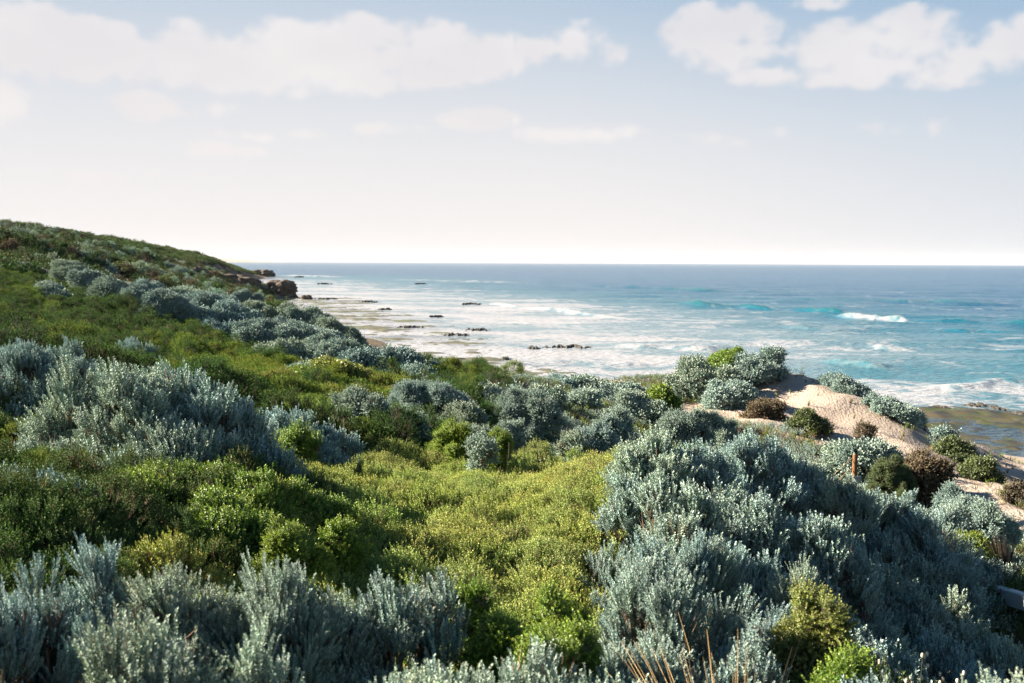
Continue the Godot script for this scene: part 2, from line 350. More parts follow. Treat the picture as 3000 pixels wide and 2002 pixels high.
const CRESTS := [
	[38.3, -239.2, 59.3, -212.7, 1.10, 4.5, 0.00],
	[58.4, -212.6, 66.6, -195.5, 0.90, 4.0, 0.00],
	[61.2, -185.7, 69.8, -172.6, 1.70, 3.6, 0.90],
	[69.9, -176.5, 87.2, -161.9, 1.00, 4.5, 0.00],
	[63.4, -286.1, 129.5, -240.7, 0.80, 8.0, 0.00],
	[43.1, -120.1, 47.6, -115.5, 0.60, 2.2, 0.80],
	[31.2, -98.8, 37.4, -95.8, 0.50, 2.0, 0.35],
	[-9.3, -247.3, 21.7, -173.1, 0.70, 4.0, 0.90],
	[10.3, -120.3, 27.1, -112.8, 0.60, 2.6, 0.95],
	[34.1, -81.6, 44.7, -82.6, 0.45, 1.6, 0.90],
	[29.6, -436.9, 74.6, -336.8, 1.00, 10.0, 0.00],
	[-71.9, -554.9, 9.3, -478.5, 0.90, 12.0, 0.50],
	[65.2, -152.1, 76.4, -141.6, 0.60, 4.0, 0.00],
	[42.5, -154.7, 51.6, -149.3, 0.50, 3.0, 0.30],
	[-166.7, -710.0, -105.9, -643.5, 1.00, 14.0, 0.90],
	[-1.1, -162.8, 16.1, -149.0, 0.40, 3.0, 0.80],
	[95.4, -270.0, 135.5, -274.3, 0.60, 7.0, 0.00],
	[2.8, -97.2, 13.7, -95.2, 0.30, 1.6, 0.70],
	[50.4, -353.7, 132.3, -326.0, 0.70, 10.0, 0.00],
]
const LEDGES := [
	[-41.5, -448.3, 3.2, 3.3, 0.88, "rock_ledge", "thin dark ledge far out in the pale water", "dark rock ledges in the white surf", 0.00],
	[-9.8, -235.6, 2.7, 2.0, 0.58, "rock_ledge", "long dark ledge in the middle of the white surf", "dark rock ledges in the white surf", 0.00],
	[-13.9, -180.9, 1.4, 1.7, 0.50, "rock_ledge", "dark humped ledge at the end of the middle reef", "dark rock ledges in the white surf", 0.00],
	[-15.7, -151.6, 2.3, 1.5, 0.46, "rock_ledge", "long dark ledge nearest the bluff edge", "dark rock ledges in the white surf", 0.00],
	[-26.6, -208.0, 1.6, 1.8, 0.54, "rock_ledge", "dark ledge at the outer tip of the brown shelf", "dark rock ledges in the white surf", 0.00],
	[-35.7, -245.3, 2.8, 2.1, 0.59, "rock_ledge", "low dark ledge along the far rim of the brown shelf", "dark rock ledges in the white surf", 0.00],
	[-49.6, -264.6, 3.5, 2.2, 0.62, "rock_ledge", "dark rubble ridge right of the big boulder", "dark rock ledges in the white surf", 0.00],
	[-5.1, -146.4, 1.9, 1.5, 0.45, "rock_ledge", "thin dark ledge right of the greenish shelf", "dark rock ledges in the white surf", 0.00],
	[-7.6, -135.7, 1.8, 1.4, 0.44, "rock_ledge", "dark ledge below the thin one, beside the greenish shelf", "dark rock ledges in the white surf", 0.00],
	[2.5, -115.4, 0.8, 1.3, 0.41, "rock_ledge", "humped dark rock in foam above the dune bushes", "dark rock ledges in the white surf", 0.00],
	[6.5, -116.8, 2.9, 1.3, 0.41, "rock_ledge", "long broken dark ledge in foam left of the dune crown", "dark rock ledges in the white surf", 0.00],
	[-5.3, -100.7, 0.7, 1.2, 0.39, "rock_ledge", "small dark ledge closest to the grassy bluff", "dark rock ledges in the white surf", 0.00],
	[-0.6, -102.1, 0.4, 1.2, 0.39, "rock_ledge", "tiny dark rock in nearshore foam", "dark rock ledges in the white surf", 0.00],
	[-134.2, -625.6, 2.7, 4.4, 1.13, "rock_ledge", "small dark rock beyond the boulder", "dark rock ledges in the white surf", 0.00],
	[-83.3, -440.4, 3.5, 3.2, 0.87, "rock_ledge", "dark streak of rock beyond the boulder", "dark rock ledges in the white surf", 0.00],
	[28.3, -67.5, 0.6, 0.6, 0.24, "rock_ledge", "dark broken ledge beside the lowest dune rim bush", "dark ledges at the edge of the right-hand reef", 0.00],
	[30.1, -68.7, 0.5, 0.6, 0.24, "rock_ledge", "dark ledge just right of the dune rim bush", "dark ledges at the edge of the right-hand reef", 0.00],
	[33.2, -69.7, 1.2, 0.6, 0.24, "rock_ledge", "long dark ledge along the foam edge at the right", "dark ledges at the edge of the right-hand reef", 0.00],
	[33.7, -67.9, 0.4, 0.6, 0.24, "rock_ledge", "blunt dark end of the ledge beside white spray", "dark ledges at the edge of the right-hand reef", 0.00],
	[31.8, -67.0, 1.1, 0.6, 0.24, "rock_ledge", "thin dark ledge parallel to the long one, nearer the pools", "dark ledges at the edge of the right-hand reef", 0.00],
	[34.0, -65.8, 0.3, 0.6, 0.24, "rock_ledge", "dark ledge at the right edge of the photo", "dark ledges at the edge of the right-hand reef", 0.00],
	[-63.3, -272.0, 3.7, 4.0, 2.90, "boulder", "big square brown boulder at the end of the rocky point", "boulders and outcrops at the rocky point", 1.30],
	[-68.4, -270.0, 4.2, 4.0, 1.70, "boulder", "low slab of rock between the cliff and the big boulder", "boulders and outcrops at the rocky point", 0.60],
	[-73.1, -262.0, 5.2, 7.0, 4.00, "boulder", "brown cliff outcrop where the rocky point starts", "boulders and outcrops at the rocky point", 1.50],
	[-73.2, -240.0, 5.8, 7.0, 3.60, "boulder", "brown rock spur above the rocky point", "boulders and outcrops at the rocky point", 3.00],
	[-54.3, -262.0, 1.3, 1.2, 0.80, "boulder", "small pointed rock standing off the big boulder", "boulders and outcrops at the rocky point", 0.20],
	[-165.3, -655.0, 7.2, 10.0, 3.20, "boulder", "dark rock nose at the tip of the far headland", "boulders and outcrops at the rocky point", 0.50],
	[-73.5, -225.0, 3.5, 5.0, 2.20, "boulder", "brown rock face high on the spur", "boulders and outcrops at the rocky point", 6.00],
	[-79.9, -235.0, 2.6, 4.0, 1.60, "boulder", "small brown outcrop at the upper end of the spur", "boulders and outcrops at the rocky point", 8.00],
	[-54.3, -150.0, 1.5, 3.0, 1.30, "boulder", "low tan rock ledge left of the spur", "boulders and outcrops at the rocky point", 6.30],
	[-70.5, -245.0, 4.3, 5.0, 2.20, "boulder", "dark rock shelf at the foot of the spur", "boulders and outcrops at the rocky point", 0.80],
	[-69.6, -264.0, 2.7, 5.0, 3.40, "boulder", "dark block of cliff next to the low slab", "boulders and outcrops at the rocky point", 1.20],
	[-68.0, -215.0, 2.8, 4.0, 1.60, "boulder", "tan crumbly bank below the spur", "boulders and outcrops at the rocky point", 2.50],
	[-51.2, -135.0, 1.0, 2.5, 1.00, "boulder", "small pale rock amid the hillside heath", "boulders and outcrops at the rocky point", 7.20],
]

var noise_a := FastNoiseLite.new()
var noise_b := FastNoiseLite.new()
var noise_c := FastNoiseLite.new()
var cells := FastNoiseLite.new()
var hx := 0
var hz := 0
var heights := PackedFloat32Array()
var shores := PackedFloat32Array()
var sprigs := {}
var mats := {}
var used := {}
const STEP := 0.017
const SX0 := -4.6
const SZ0 := -4.62
const SX1 := 3.1
const SZ1 := 2.3

# ---------------------------------------------------------------- helpers
func sm(a: float, b: float, x: float) -> float:
	var t := clampf((x - a) / (b - a), 0.0, 1.0)
	return t * t * (3.0 - 2.0 * t)

func numbered(called: String) -> String:
	var n: int = used.get(called, 0)
	used[called] = n + 1
	return called if n == 0 else "%s_%03d" % [called, n]

func tag(o: Node, label := "", category := "", group := "", kind := "") -> void:
	if label: o.set_meta("label", label)
	if category: o.set_meta("category", category)
	if group: o.set_meta("group", group)
	if kind: o.set_meta("kind", kind)

func base(called: String, at: Vector3) -> Node3D:
	var o := Node3D.new()
	o.name = numbered(called)
	add_child(o)
	o.position = at
	return o

func put(called: String, m: Mesh, mat: Material, parent: Node) -> MeshInstance3D:
	var o := MeshInstance3D.new()
	o.name = numbered(called) if parent == self else called
	o.mesh = m
	o.material_override = null
	m.surface_set_material(0, mat)
	parent.add_child(o, true)
	return o

func array_mesh(v: PackedVector3Array, n: PackedVector3Array, c: PackedColorArray, idx: PackedInt32Array) -> ArrayMesh:
	var a := []
	a.resize(Mesh.ARRAY_MAX)
	a[Mesh.ARRAY_VERTEX] = v
	a[Mesh.ARRAY_NORMAL] = n
	if c.size() == v.size(): a[Mesh.ARRAY_COLOR] = c
	a[Mesh.ARRAY_INDEX] = idx
	var m := ArrayMesh.new()
	m.add_surface_from_arrays(Mesh.PRIMITIVE_TRIANGLES, a)
	return m

func smooth_mesh(v: PackedVector3Array, c: PackedColorArray, idx: PackedInt32Array) -> ArrayMesh:
	var n := PackedVector3Array()
	n.resize(v.size())
	for k in range(0, idx.size(), 3):
		var a := idx[k]
		var b := idx[k + 1]
		var d := idx[k + 2]
		var f := (v[d] - v[a]).cross(v[b] - v[a])
		n[a] += f
		n[b] += f
		n[d] += f
	for k in n.size():
		n[k] = n[k].normalized() if n[k].length_squared() > 1e-16 else Vector3.UP
	return array_mesh(v, n, c, idx)

func grid_index(w: int, h: int, keep := PackedByteArray()) -> PackedInt32Array:
	# rows run away from the viewer, columns to the right
	var idx := PackedInt32Array()
	for j in h - 1:
		for i in w - 1:
			var a := j * w + i
			if keep.size() and not (keep[a] or keep[a + 1] or keep[a + w] or keep[a + w + 1]):
				continue
			idx.append_array(PackedInt32Array([a, a + w, a + 1, a + 1, a + w, a + w + 1]))
	return idx

func plain(rough: float, back := Color.BLACK, spec := 0.4) -> StandardMaterial3D:
	var m := StandardMaterial3D.new()
	m.vertex_color_use_as_albedo = true
	m.roughness = rough
	m.metallic_specular = spec
	if back != Color.BLACK:
		m.backlight_enabled = true
		m.backlight = back
	m.cull_mode = BaseMaterial3D.CULL_DISABLED
	return m

func inside(poly: Array, x: float, z: float) -> bool:
	var hit := false
	var n := poly.size() / 2
	var j := n - 1
	for i in n:
		var xi: float = poly[2 * i]
		var zi: float = poly[2 * i + 1]
		var xj: float = poly[2 * j]
		var zj: float = poly[2 * j + 1]
		if (zi > z) != (zj > z) and x < (xj - xi) * (z - zi) / (zj - zi) + xi:
			hit = not hit
		j = i
	return hit

# ---------------------------------------------------------------- ground
func shore_distance(x: float, z: float) -> float:
	var best := 1e18
	var sgn := 1.0
	for k in SHORE.size() - 1:
		var a: Vector2 = SHORE[k]
		var b: Vector2 = SHORE[k + 1]
		var dx := b.x - a.x
		var dz := b.y - a.y
		var t := clampf(((x - a.x) * dx + (z - a.y) * dz) / (dx * dx + dz * dz), 0.0, 1.0)
		var qx := x - a.x - t * dx
		var qz := z - a.y - t * dz
		var d := qx * qx + qz * qz
		if d < best:
			best = d
			sgn = 1.0 if dx * qz - dz * qx < 0.0 else -1.0
	return sqrt(best) * sgn

func coast(s: float, x: float, z: float) -> float:
	var k := maxf(sm(-150, -215, z), 0.95 * sm(-30, -45, z) * sm(-3, -8, x))
	var a := -2.5 + 2.9 * sm(-30, 4, s) + 0.6 * sm(0, 8, s) + 11.0 * sm(8, 42, s) + 0.25 * maxf(0, s - 28)
	var b := -3.0 + 3.2 * sm(-25, 1, s) + 8.0 * sm(0.5, 7, s) + 0.35 * maxf(0, s - 6)
	return a * (1.0 - k) + b * k

func survey() -> void:
	hx = int((SX1 - SX0) / STEP) + 1
	hz = int((SZ1 - SZ0) / STEP) + 1
	heights.resize(hx * hz)
	shores.resize(hx * hz)
	var cx := PackedFloat32Array()
	var cz := PackedFloat32Array()
	var cw := PackedFloat32Array()
	for c in HEIGHT_CONTROL:
		cx.append(c[0])
		cz.append(c[1])
		cw.append(c[2])
	var n := cx.size()
	# the slow part on every third node of the grid, the rest between them
	var up := PackedFloat32Array()
	var ux := hx / 3 + 2
	var uz := hz / 3 + 2
	up.resize(ux * uz)
	var sh := PackedFloat32Array()
	sh.resize(ux * uz)
	for j in uz:
		var z := -8.0 + 14.0 * sinh(SZ0 + STEP * 3 * j)
		for i in ux:
			var x := 14.0 * sinh(SX0 + STEP * 3 * i)
			var y := HEIGHT_BASE
			for k in n:
				y += cw[k] * sqrt((x - cx[k]) * (x - cx[k]) + (z - cz[k]) * (z - cz[k]) + 4.0)
			up[j * ux + i] = y
			sh[j * ux + i] = shore_distance(x, z)
	for j in hz:
		var z := -8.0 + 14.0 * sinh(SZ0 + STEP * j)
		for i in hx:
			var x := 14.0 * sinh(SX0 + STEP * i)
			var a := (j / 3) * ux + i / 3
			var fi := (i % 3) / 3.0
			var fj := (j % 3) / 3.0
			var u := lerpf(lerpf(up[a], up[a + 1], fi), lerpf(up[a + ux], up[a + ux + 1], fi), fj)
			var s := lerpf(lerpf(sh[a], sh[a + 1], fi), lerpf(sh[a + ux], sh[a + ux + 1], fi), fj)
			var c := coast(s, x, z)
			var h := maxf(0.0, 0.6 - absf(u - c)) / 0.6
			var y := minf(u, c) - h * h * 0.15
			var far := sm(60, 200, -z)
			y += noise_a.get_noise_2d(x * 3.0, z * 3.0) * 0.10 * sm(0.3, 3.0, y)
			y += (noise_a.get_noise_2d(x * 0.35, z * 0.35) * 1.3 + noise_a.get_noise_2d(x * 1.3, z * 1.3) * 0.9) * far * sm(1.0, 7.0, y)
			heights[j * hx + i] = y
			shores[j * hx + i] = s

func lookup(f: PackedFloat32Array, x: float, z: float) -> float:
	var fx := clampf((asinh(x / 14.0) - SX0) / STEP, 0.0, hx - 1.001)
	var fz := clampf((asinh((z + 8.0) / 14.0) - SZ0) / STEP, 0.0, hz - 1.001)
	var i := int(fx)
	var j := int(fz)
	var a := j * hx + i
	fx -= i
	fz -= j
	return lerpf(lerpf(f[a], f[a + 1], fx), lerpf(f[a + hx], f[a + hx + 1], fx), fz)

func ground(x: float, z: float) -> float:
	return lookup(heights, x, z)

func is_sand(x: float, z: float, wobble := true) -> bool:
	var w := noise_b.get_noise_2d(x * 6.0, z * 6.0) * 1.6 if wobble else 0.0
	return inside(SAND_DUNE, x + w, z + w * 0.7) or (x > 2.0 and z < -37.0 - w) or (x > 14.0 + w and z < -20.0)

func build_ground() -> void:
	var v := PackedVector3Array()
	var c := PackedColorArray()
	v.resize(hx * hz)
	c.resize(hx * hz)
	for j in hz:
		var z := -8.0 + 14.0 * sinh(SZ0 + STEP * j)
		for i in hx:
			var x := 14.0 * sinh(SX0 + STEP * i)
			var y := heights[j * hx + i]
			var s := shores[j * hx + i]
			var p := noise_b.get_noise_2d(x * 5.0, z * 5.0)
			var q := noise_c.get_noise_2d(x * 20.0, z * 20.0)
			var col := Color(0.105, 0.085, 0.06).lerp(Color(0.16, 0.125, 0.085), clampf(0.5 + q, 0, 1))
			if z < -150.0 and s < 9.0:
				col = Color(0.15, 0.115, 0.085).lerp(Color(0.24, 0.19, 0.14), clampf(0.5 + p * 1.5, 0, 1))
			elif z > -110.0 and (y < 2.0 or (z > -70.0 and is_sand(x, z))):
				col = Color(0.42, 0.335, 0.265).lerp(Color(0.49, 0.40, 0.325), clampf(0.5 + q * 1.2, 0, 1))
				if z > -45.0: y += 0.08 * q + 0.26 * p + 0.20 * noise_a.get_noise_2d(x * 7.0, z * 7.0) + 0.05 * noise_c.get_noise_2d(x * 60.0, z * 60.0)
			v[j * hx + i] = Vector3(x, y, z)
			c[j * hx + i] = col
	var idx := PackedInt32Array()
	for j in hz - 1:
		for i in hx - 1:
			var a := j * hx + i
			if maxf(v[a].y, v[a + hx + 1].y) < -2.0: continue
			idx.append_array(PackedInt32Array([a, a + 1, a + hx, a + 1, a + hx + 1, a + hx]))
	var m := plain(0.95, Color.BLACK, 0.2)
	m.uv1_triplanar = true
	m.uv1_world_triplanar = true
	m.uv1_scale = Vector3(0.9, 0.9, 0.9)
	m.albedo_texture = noise_picture(512, 0.03, 5, Color(0.74, 0.74, 0.74), Color(1, 1, 1))
	m.heightmap_enabled = true
	m.heightmap_texture = noise_picture(512, 0.02, 5, Color.BLACK, Color.WHITE)
	m.heightmap_scale = 2.2
	var g := put("ground", smooth_mesh(v, c, idx), m, self)
	tag(g, "", "", "", "structure")

func noise_picture(size: int, freq: float, octaves: int, low: Color, high: Color, seed_ := 3) -> ImageTexture:
	var f := FastNoiseLite.new()
	f.seed = seed_
	f.frequency = freq
	f.fractal_octaves = octaves
	var im := f.get_seamless_image(size, size)
	im.convert(Image.FORMAT_RGB8)
	var d := im.get_data()
	for k in range(0, d.size(), 3):
		var t := d[k] / 255.0
		d[k] = int(255 * lerpf(low.r, high.r, t))
		d[k + 1] = int(255 * lerpf(low.g, high.g, t))
		d[k + 2] = int(255 * lerpf(low.b, high.b, t))
	return ImageTexture.create_from_image(Image.create_from_data(size, size, false, Image.FORMAT_RGB8, d))

# ---------------------------------------------------------------- sky
func air(az: float, el: float) -> Color:
	# hazy marine air, whiter low down and towards the sun
	var from_sun := absf(wrapf(az - SUN_AZIMUTH, -180.0, 180.0))
	var k := lerpf(lerpf(1.0, 0.66, sm(80.0, 125.0, from_sun)), 0.5, sm(125.0, 170.0, from_sun))
	var depth := lerpf(19.0, 14.0, sm(62.0, 112.0, from_sun))
	var blue := Color(0.30, 0.52, 0.72).lerp(Color(0.085, 0.34, 0.62), sm(0.0, 16.0, el))
	blue = blue.lerp(Color(0.055, 0.15, 0.37), sm(18.0, 60.0, el))
	var white := Color(0.93, 0.895, 0.88)
	var w := clampf(exp(-pow(maxf(el, 0.0) / depth, 1.8)) * k, 0.0, 1.0)
	return blue.lerp(white, w)

func build_sky() -> ImageTexture:
	var w := 3072
	var h := 1536
	var small := Image.create(384, 192, false, Image.FORMAT_RGBF)
	for y in 192:
		for x in 384:
			small.set_pixel(x, y, air(wrapf((x + 0.5) / 384.0 * 360.0, -180.0, 180.0), 90.0 - (y + 0.5) / 192.0 * 180.0))
	small.resize(w, h, Image.INTERPOLATE_BILINEAR)
	var dens := PackedFloat32Array()
	dens.resize(w * h)
	var lobes := CLOUDS.duplicate()
	var rng := RandomNumberGenerator.new()
	rng.seed = 77
	for k in 110:    # the same broken cumulus carries on round the rest of the sky
		var a := rng.randf_range(36, 324)
		var e := rng.randf_range(2, 30)
		var big := rng.randf_range(0.3, 1.0) * (0.25 + e / 16.0)
		for q in 3:
			lobes.append([a + rng.randf_range(-3, 3) * big, e + rng.randf_range(-0.5, 0.5) * big, 2.6 * big, 1.2 * big, rng.randf_range(0.5, 1.0)])
	for l in lobes:
		var px: float = l[0] / 360.0 * w
		var py: float = (90.0 - l[1]) / 180.0 * h
		var rx: float = l[2] / 360.0 * w * 1.34
		var ry: float = l[3] / 180.0 * h * 1.34
		for y in range(int(py - ry), int(py + ry) + 1):
			for x in range(int(px - rx), int(px + rx) + 1):
				var dx := (x - px) / rx
				var dy := (y - py) / ry
				var r := dx * dx + dy * dy
				if r < 1.0:
					var at := y * w + posmod(x, w)
					dens[at] = maxf(dens[at], (1.0 - r) * l[4])
	var f := FastNoiseLite.new()
	f.seed = 11
	f.frequency = 0.028
	f.fractal_octaves = 5
	var g := FastNoiseLite.new()
	g.seed = 5
	g.frequency = 0.012
	g.fractal_octaves = 3
	for y in h / 2:
		for x in w:
			var d := dens[y * w + x]
			if d <= 0.01: continue
			var n := f.get_noise_2d(x, y * 1.35)
			var n2 := f.get_noise_2d(x * 3.1 + 500, y * 4.0)
			var a := sm(0.06, 0.68, d + n * 0.62 + n2 * 0.32) * 0.84
			if a <= 0.0: continue
			var here := small.get_pixel(x, y)
			var tone := clampf(0.5 + 0.9 * g.get_noise_2d(x, y * 1.6), 0, 1)
			var cloud := Color(0.97, 0.915, 0.895).lerp(Color(0.84, 0.80, 0.81), tone * 0.75)
			cloud = cloud.lerp(here, 0.12)
			small.set_pixel(x, y, here.lerp(cloud, a))
	return ImageTexture.create_from_image(small)

# ---------------------------------------------------------------- sea
func foam_at(x: float, z: float, s: float) -> float:
	# white water: a broad surf zone off the reef on the left, a band along the right-hand beach, scattered streaks outside
	var wx := x + noise_a.get_noise_2d(x * 2.0, z * 2.0) * 9.0
	var wz := z + noise_a.get_noise_2d(x * 2.0 + 400, z * 2.0) * 6.0
	var line := -(wx - 30.0) * 0.93 - (-wz - 90.0) * -0.0
	# outer edge of the surf: x of the edge as a function of distance
	var d := -wz
	var edge := 46.0 - 0.0 * d
	if d < 110.0: edge = lerpf(18.0, 44.0, sm(84, 110, d))
	elif d < 200.0: edge = lerpf(44.0, 36.0, (d - 110.0) / 90.0)
	elif d < 300.0: edge = lerpf(36.0, -2.0, (d - 200.0) / 100.0)
	else: edge = lerpf(-2.0, -130.0, (d - 300.0) / 300.0)
	line = (edge - wx) / (10.0 + d * 0.06)
	var zone := sm(-1.6, 1.5, line) * sm(700, 480, d)
	var near := 0.0
	if wx > 10.0: near = sm(-12, -16, s) * sm(-34, -27, s)
	# bores roll in one behind another and leave lace between them
	var roll := 0.5 + 0.5 * sin(d * 0.15 + x * 0.035 + 4.0 * noise_a.get_noise_2d(x * 0.45, z * 0.45))
	var streak := noise_b.get_noise_2d(wx * 0.9, wz * 4.5) * 0.85 + noise_c.get_noise_2d(wx * 3.0, wz * 13.0) * 0.45
	var amount := maxf(zone * lerpf(0.68, 1.12, roll * roll), near * lerpf(0.7, 1.05, roll))
	amount = maxf(amount, 0.22 * sm(420, 80, d) + 0.06)
	var t := 0.72 - amount * 1.22
	var lace := clampf(sm(t - 0.20, t + 0.38, streak + 0.05), 0.0, 1.0) * lerpf(0.5, 1.0, amount)
	return maxf(lace, 0.38 * zone)

func build_sea() -> void:
	var rows := 520
	var cols := 620
	var v := PackedVector3Array()
	var c := PackedColorArray()
	v.resize(rows * cols)
	c.resize(rows * cols)
	for j in rows:
		var t := float(j) / (rows - 1)
		var d := 1.0 / lerpf(1.0 / 44.0, 1.0 / 11300.0, pow(t, 0.82))
		var half := d * 0.95 + 12.0
		var calm_far := sm(900, 250, d)
		for i in cols:
			var q := float(i) / (cols - 1) * 2.0 - 1.0
			var x := half * q
			var z := -d
			var s := lookup(shores, x, z) if d < 690.0 and x < 150.0 else -300.0
			var deep := sm(-14, -90, s)
			var y := 0.0
			var foam := 0.0
			if d < 900.0:
				y += calm_far * deep * (0.22 * sin(d * 0.19 + x * 0.03 + 2.0 * noise_a.get_noise_2d(x * 0.6, z * 0.6)) + 0.30 * noise_b.get_noise_2d(x * 1.0, z * 3.0))
				y += 0.06 * noise_c.get_noise_2d(x * 6.0, z * 12.0) * (0.25 + deep)
				foam = foam_at(x, z, s)
				for k in CRESTS:
					if x < k[0] - 6.0 or x > k[2] + 6.0: continue
					var f: float = (x - k[0]) / (k[2] - k[0])
					var zc: float = lerpf(k[1], k[3], f) + 4.0 * noise_a.get_noise_2d(x * 1.5, k[1] * 7.0)
					var o: float = (z - zc) / k[5]
					if absf(o) > 3.0: continue
					var ends := sm(-0.05, 0.25, f) * sm(1.05, 0.75, f)
					var wob := 0.75 + 0.6 * noise_b.get_noise_2d(x * 4.0, zc)
					var up := exp(-o * o * (2.2 if o > 0.0 else 0.8)) * ends
					y += k[4] * up * wob
					if k[6] > 0.0:
						foam = maxf(foam, k[6] * ends * sm(-1.2, -0.1, o) * sm(2.4, 0.6, o) * clampf(0.7 + 1.4 * noise_c.get_noise_2d(x * 9.0, z * 9.0), 0, 1))
					else:
						foam *= 1.0 - 0.8 * up
			v[j * cols + i] = Vector3(x, y - d * d / 90000000.0, z)
			var shallow := sm(-190, -15, s)
			var water := Color(0.003, 0.055, 0.115).lerp(Color(0.009, 0.100, 0.132), shallow)
			water = water.lerp(Color(0.010, 0.09, 0.10), clampf(y * 0.9, 0.0, 1.0))
			water = water.lerp(Color(0.016, 0.035, 0.05), sm(-20, -8, s))
			c[j * cols + i] = water.lerp(Color(0.31, 0.305, 0.31), foam)
	var idx := grid_index(cols, rows)
	var m := plain(0.2, Color.BLACK, 0.46)
	m.uv1_triplanar = true
	m.uv1_world_triplanar = true
	m.uv1_scale = Vector3(0.05, 0.05, 0.11)
	m.heightmap_enabled = true
	m.heightmap_texture = noise_picture(1024, 0.012, 6, Color.BLACK, Color.WHITE, 9)
	m.heightmap_scale = 22.0
	m.roughness = 0.2
	# rows go away from the viewer: turn the faces up
	for k in range(0, idx.size(), 3):
		var a := idx[k]
		idx[k] = idx[k + 1]
		idx[k + 1] = a
	var sea := put("sea", smooth_mesh(v, c, idx), m, self)
	tag(sea, "", "", "", "structure")

func flip(idx: PackedInt32Array) -> PackedInt32Array:
	for k in range(0, idx.size(), 3):
		var a := idx[k]
		idx[k] = idx[k + 1]
		idx[k + 1] = a
	return idx

func shelf(x0: float, x1: float, z0: float, z1: float, step: float, right: bool) -> void:
	var w := int((x1 - x0) / step) + 1
	var h := int((z0 - z1) / (step * 1.2)) + 1
	var v := PackedVector3Array()
	var c := PackedColorArray()
	var keep := PackedByteArray()
	v.resize(w * h)
	c.resize(w * h)
	keep.resize(w * h)
	for j in h:
		for i in w:
			var x := x0 + i * step
			var z := z0 - j * step * 1.2
			var s := lookup(shores, x, z)
			var p := noise_b.get_noise_2d(x * 2.2, z * 4.5)
			var q := noise_c.get_noise_2d(x * 9.0, z * 12.0)
			var y := -0.9
			if right:
				y = 0.05 + 0.30 * p + 0.16 * q + 0.16 * noise_c.get_noise_2d(x * 34.0, z * 40.0) - 0.5 * sm(-13, -20, s) - 0.5 * sm(0.5, 3.0, s)
			else:
				y = -0.09 + 0.42 * p + 0.22 * q + 0.12 * noise_c.get_noise_2d(x * 22.0, z * 26.0) - 0.7 * sm(-10, -30, s) - 0.3 * sm(3.0, 6.0, s)
			keep[j * w + i] = 1 if y > -0.35 else 0
			v[j * w + i] = Vector3(x, y, z)
			var n := clampf(0.5 + 1.1 * noise_a.get_noise_2d(x * 6.0, z * 11.0) + 1.2 * noise_b.get_noise_2d(x * 40.0, z * 55.0), 0, 1)
			var col := Color(0.165, 0.125, 0.06).lerp(Color(0.105, 0.135, 0.035), n)
			col = col.lerp(Color(0.06, 0.05, 0.045), clampf(0.15 + q * 1.6, 0, 1))
			if not right: col = col.lerp(Color(0.07, 0.07, 0.042), 0.55)
			else: col = Color(col.r * 0.42, col.g * 0.42, col.b * 0.42)
			c[j * w + i] = col
	var m := plain(0.55, Color.BLACK, 0.5)
	var o := put("rock_shelf", smooth_mesh(v, c, flip(grid_index(w, h, keep))), m, self)
	tag(o, "", "", "", "structure")

# ---------------------------------------------------------------- rocks
func rock_mesh(size: Vector3, seed_: int, rough: float, col: Color, strata := 0.0, nu := 26, nv := 16) -> ArrayMesh:
	var v := PackedVector3Array()
	var c := PackedColorArray()
	var f := FastNoiseLite.new()
	f.seed = seed_
	f.frequency = 1.25
	f.fractal_octaves = 4
	for j in nv + 1:
		var th := PI * j / nv
		for i in nu:
			var ph := TAU * i / nu
			var d := Vector3(sin(th) * cos(ph), cos(th), sin(th) * sin(ph))
			# boxy rather than round
			var b := d / pow(pow(absf(d.x), 3.2) + pow(absf(d.y), 3.2) + pow(absf(d.z), 3.2), 1.0 / 3.2)
			var n := f.get_noise_3dv(d * 1.6)
			var r := 1.0 + rough * n + strata * sin(d.y * 11.0 + n * 3.0)
			v.append(Vector3(b.x * r * size.x, b.y * (1.0 + 0.5 * rough * n) * size.y, b.z * r * size.z))
			var k := clampf(0.5 + f.get_noise_3dv(d * 5.0 + Vector3(9, 1, 4)) * 1.2, 0, 1)
			c.append(Color(col.r * 0.65, col.g * 0.65, col.b * 0.65).lerp(Color(col.r * 1.35, col.g * 1.32, col.b * 1.28), k))
	var idx := PackedInt32Array()
	for j in nv:
		for i in nu:
			var a := j * nu + i
			var b := j * nu + (i + 1) % nu
			idx.append_array(PackedInt32Array([a, b, a + nu, b, b + nu, a + nu]))
	return smooth_mesh(v, c, flip(idx))

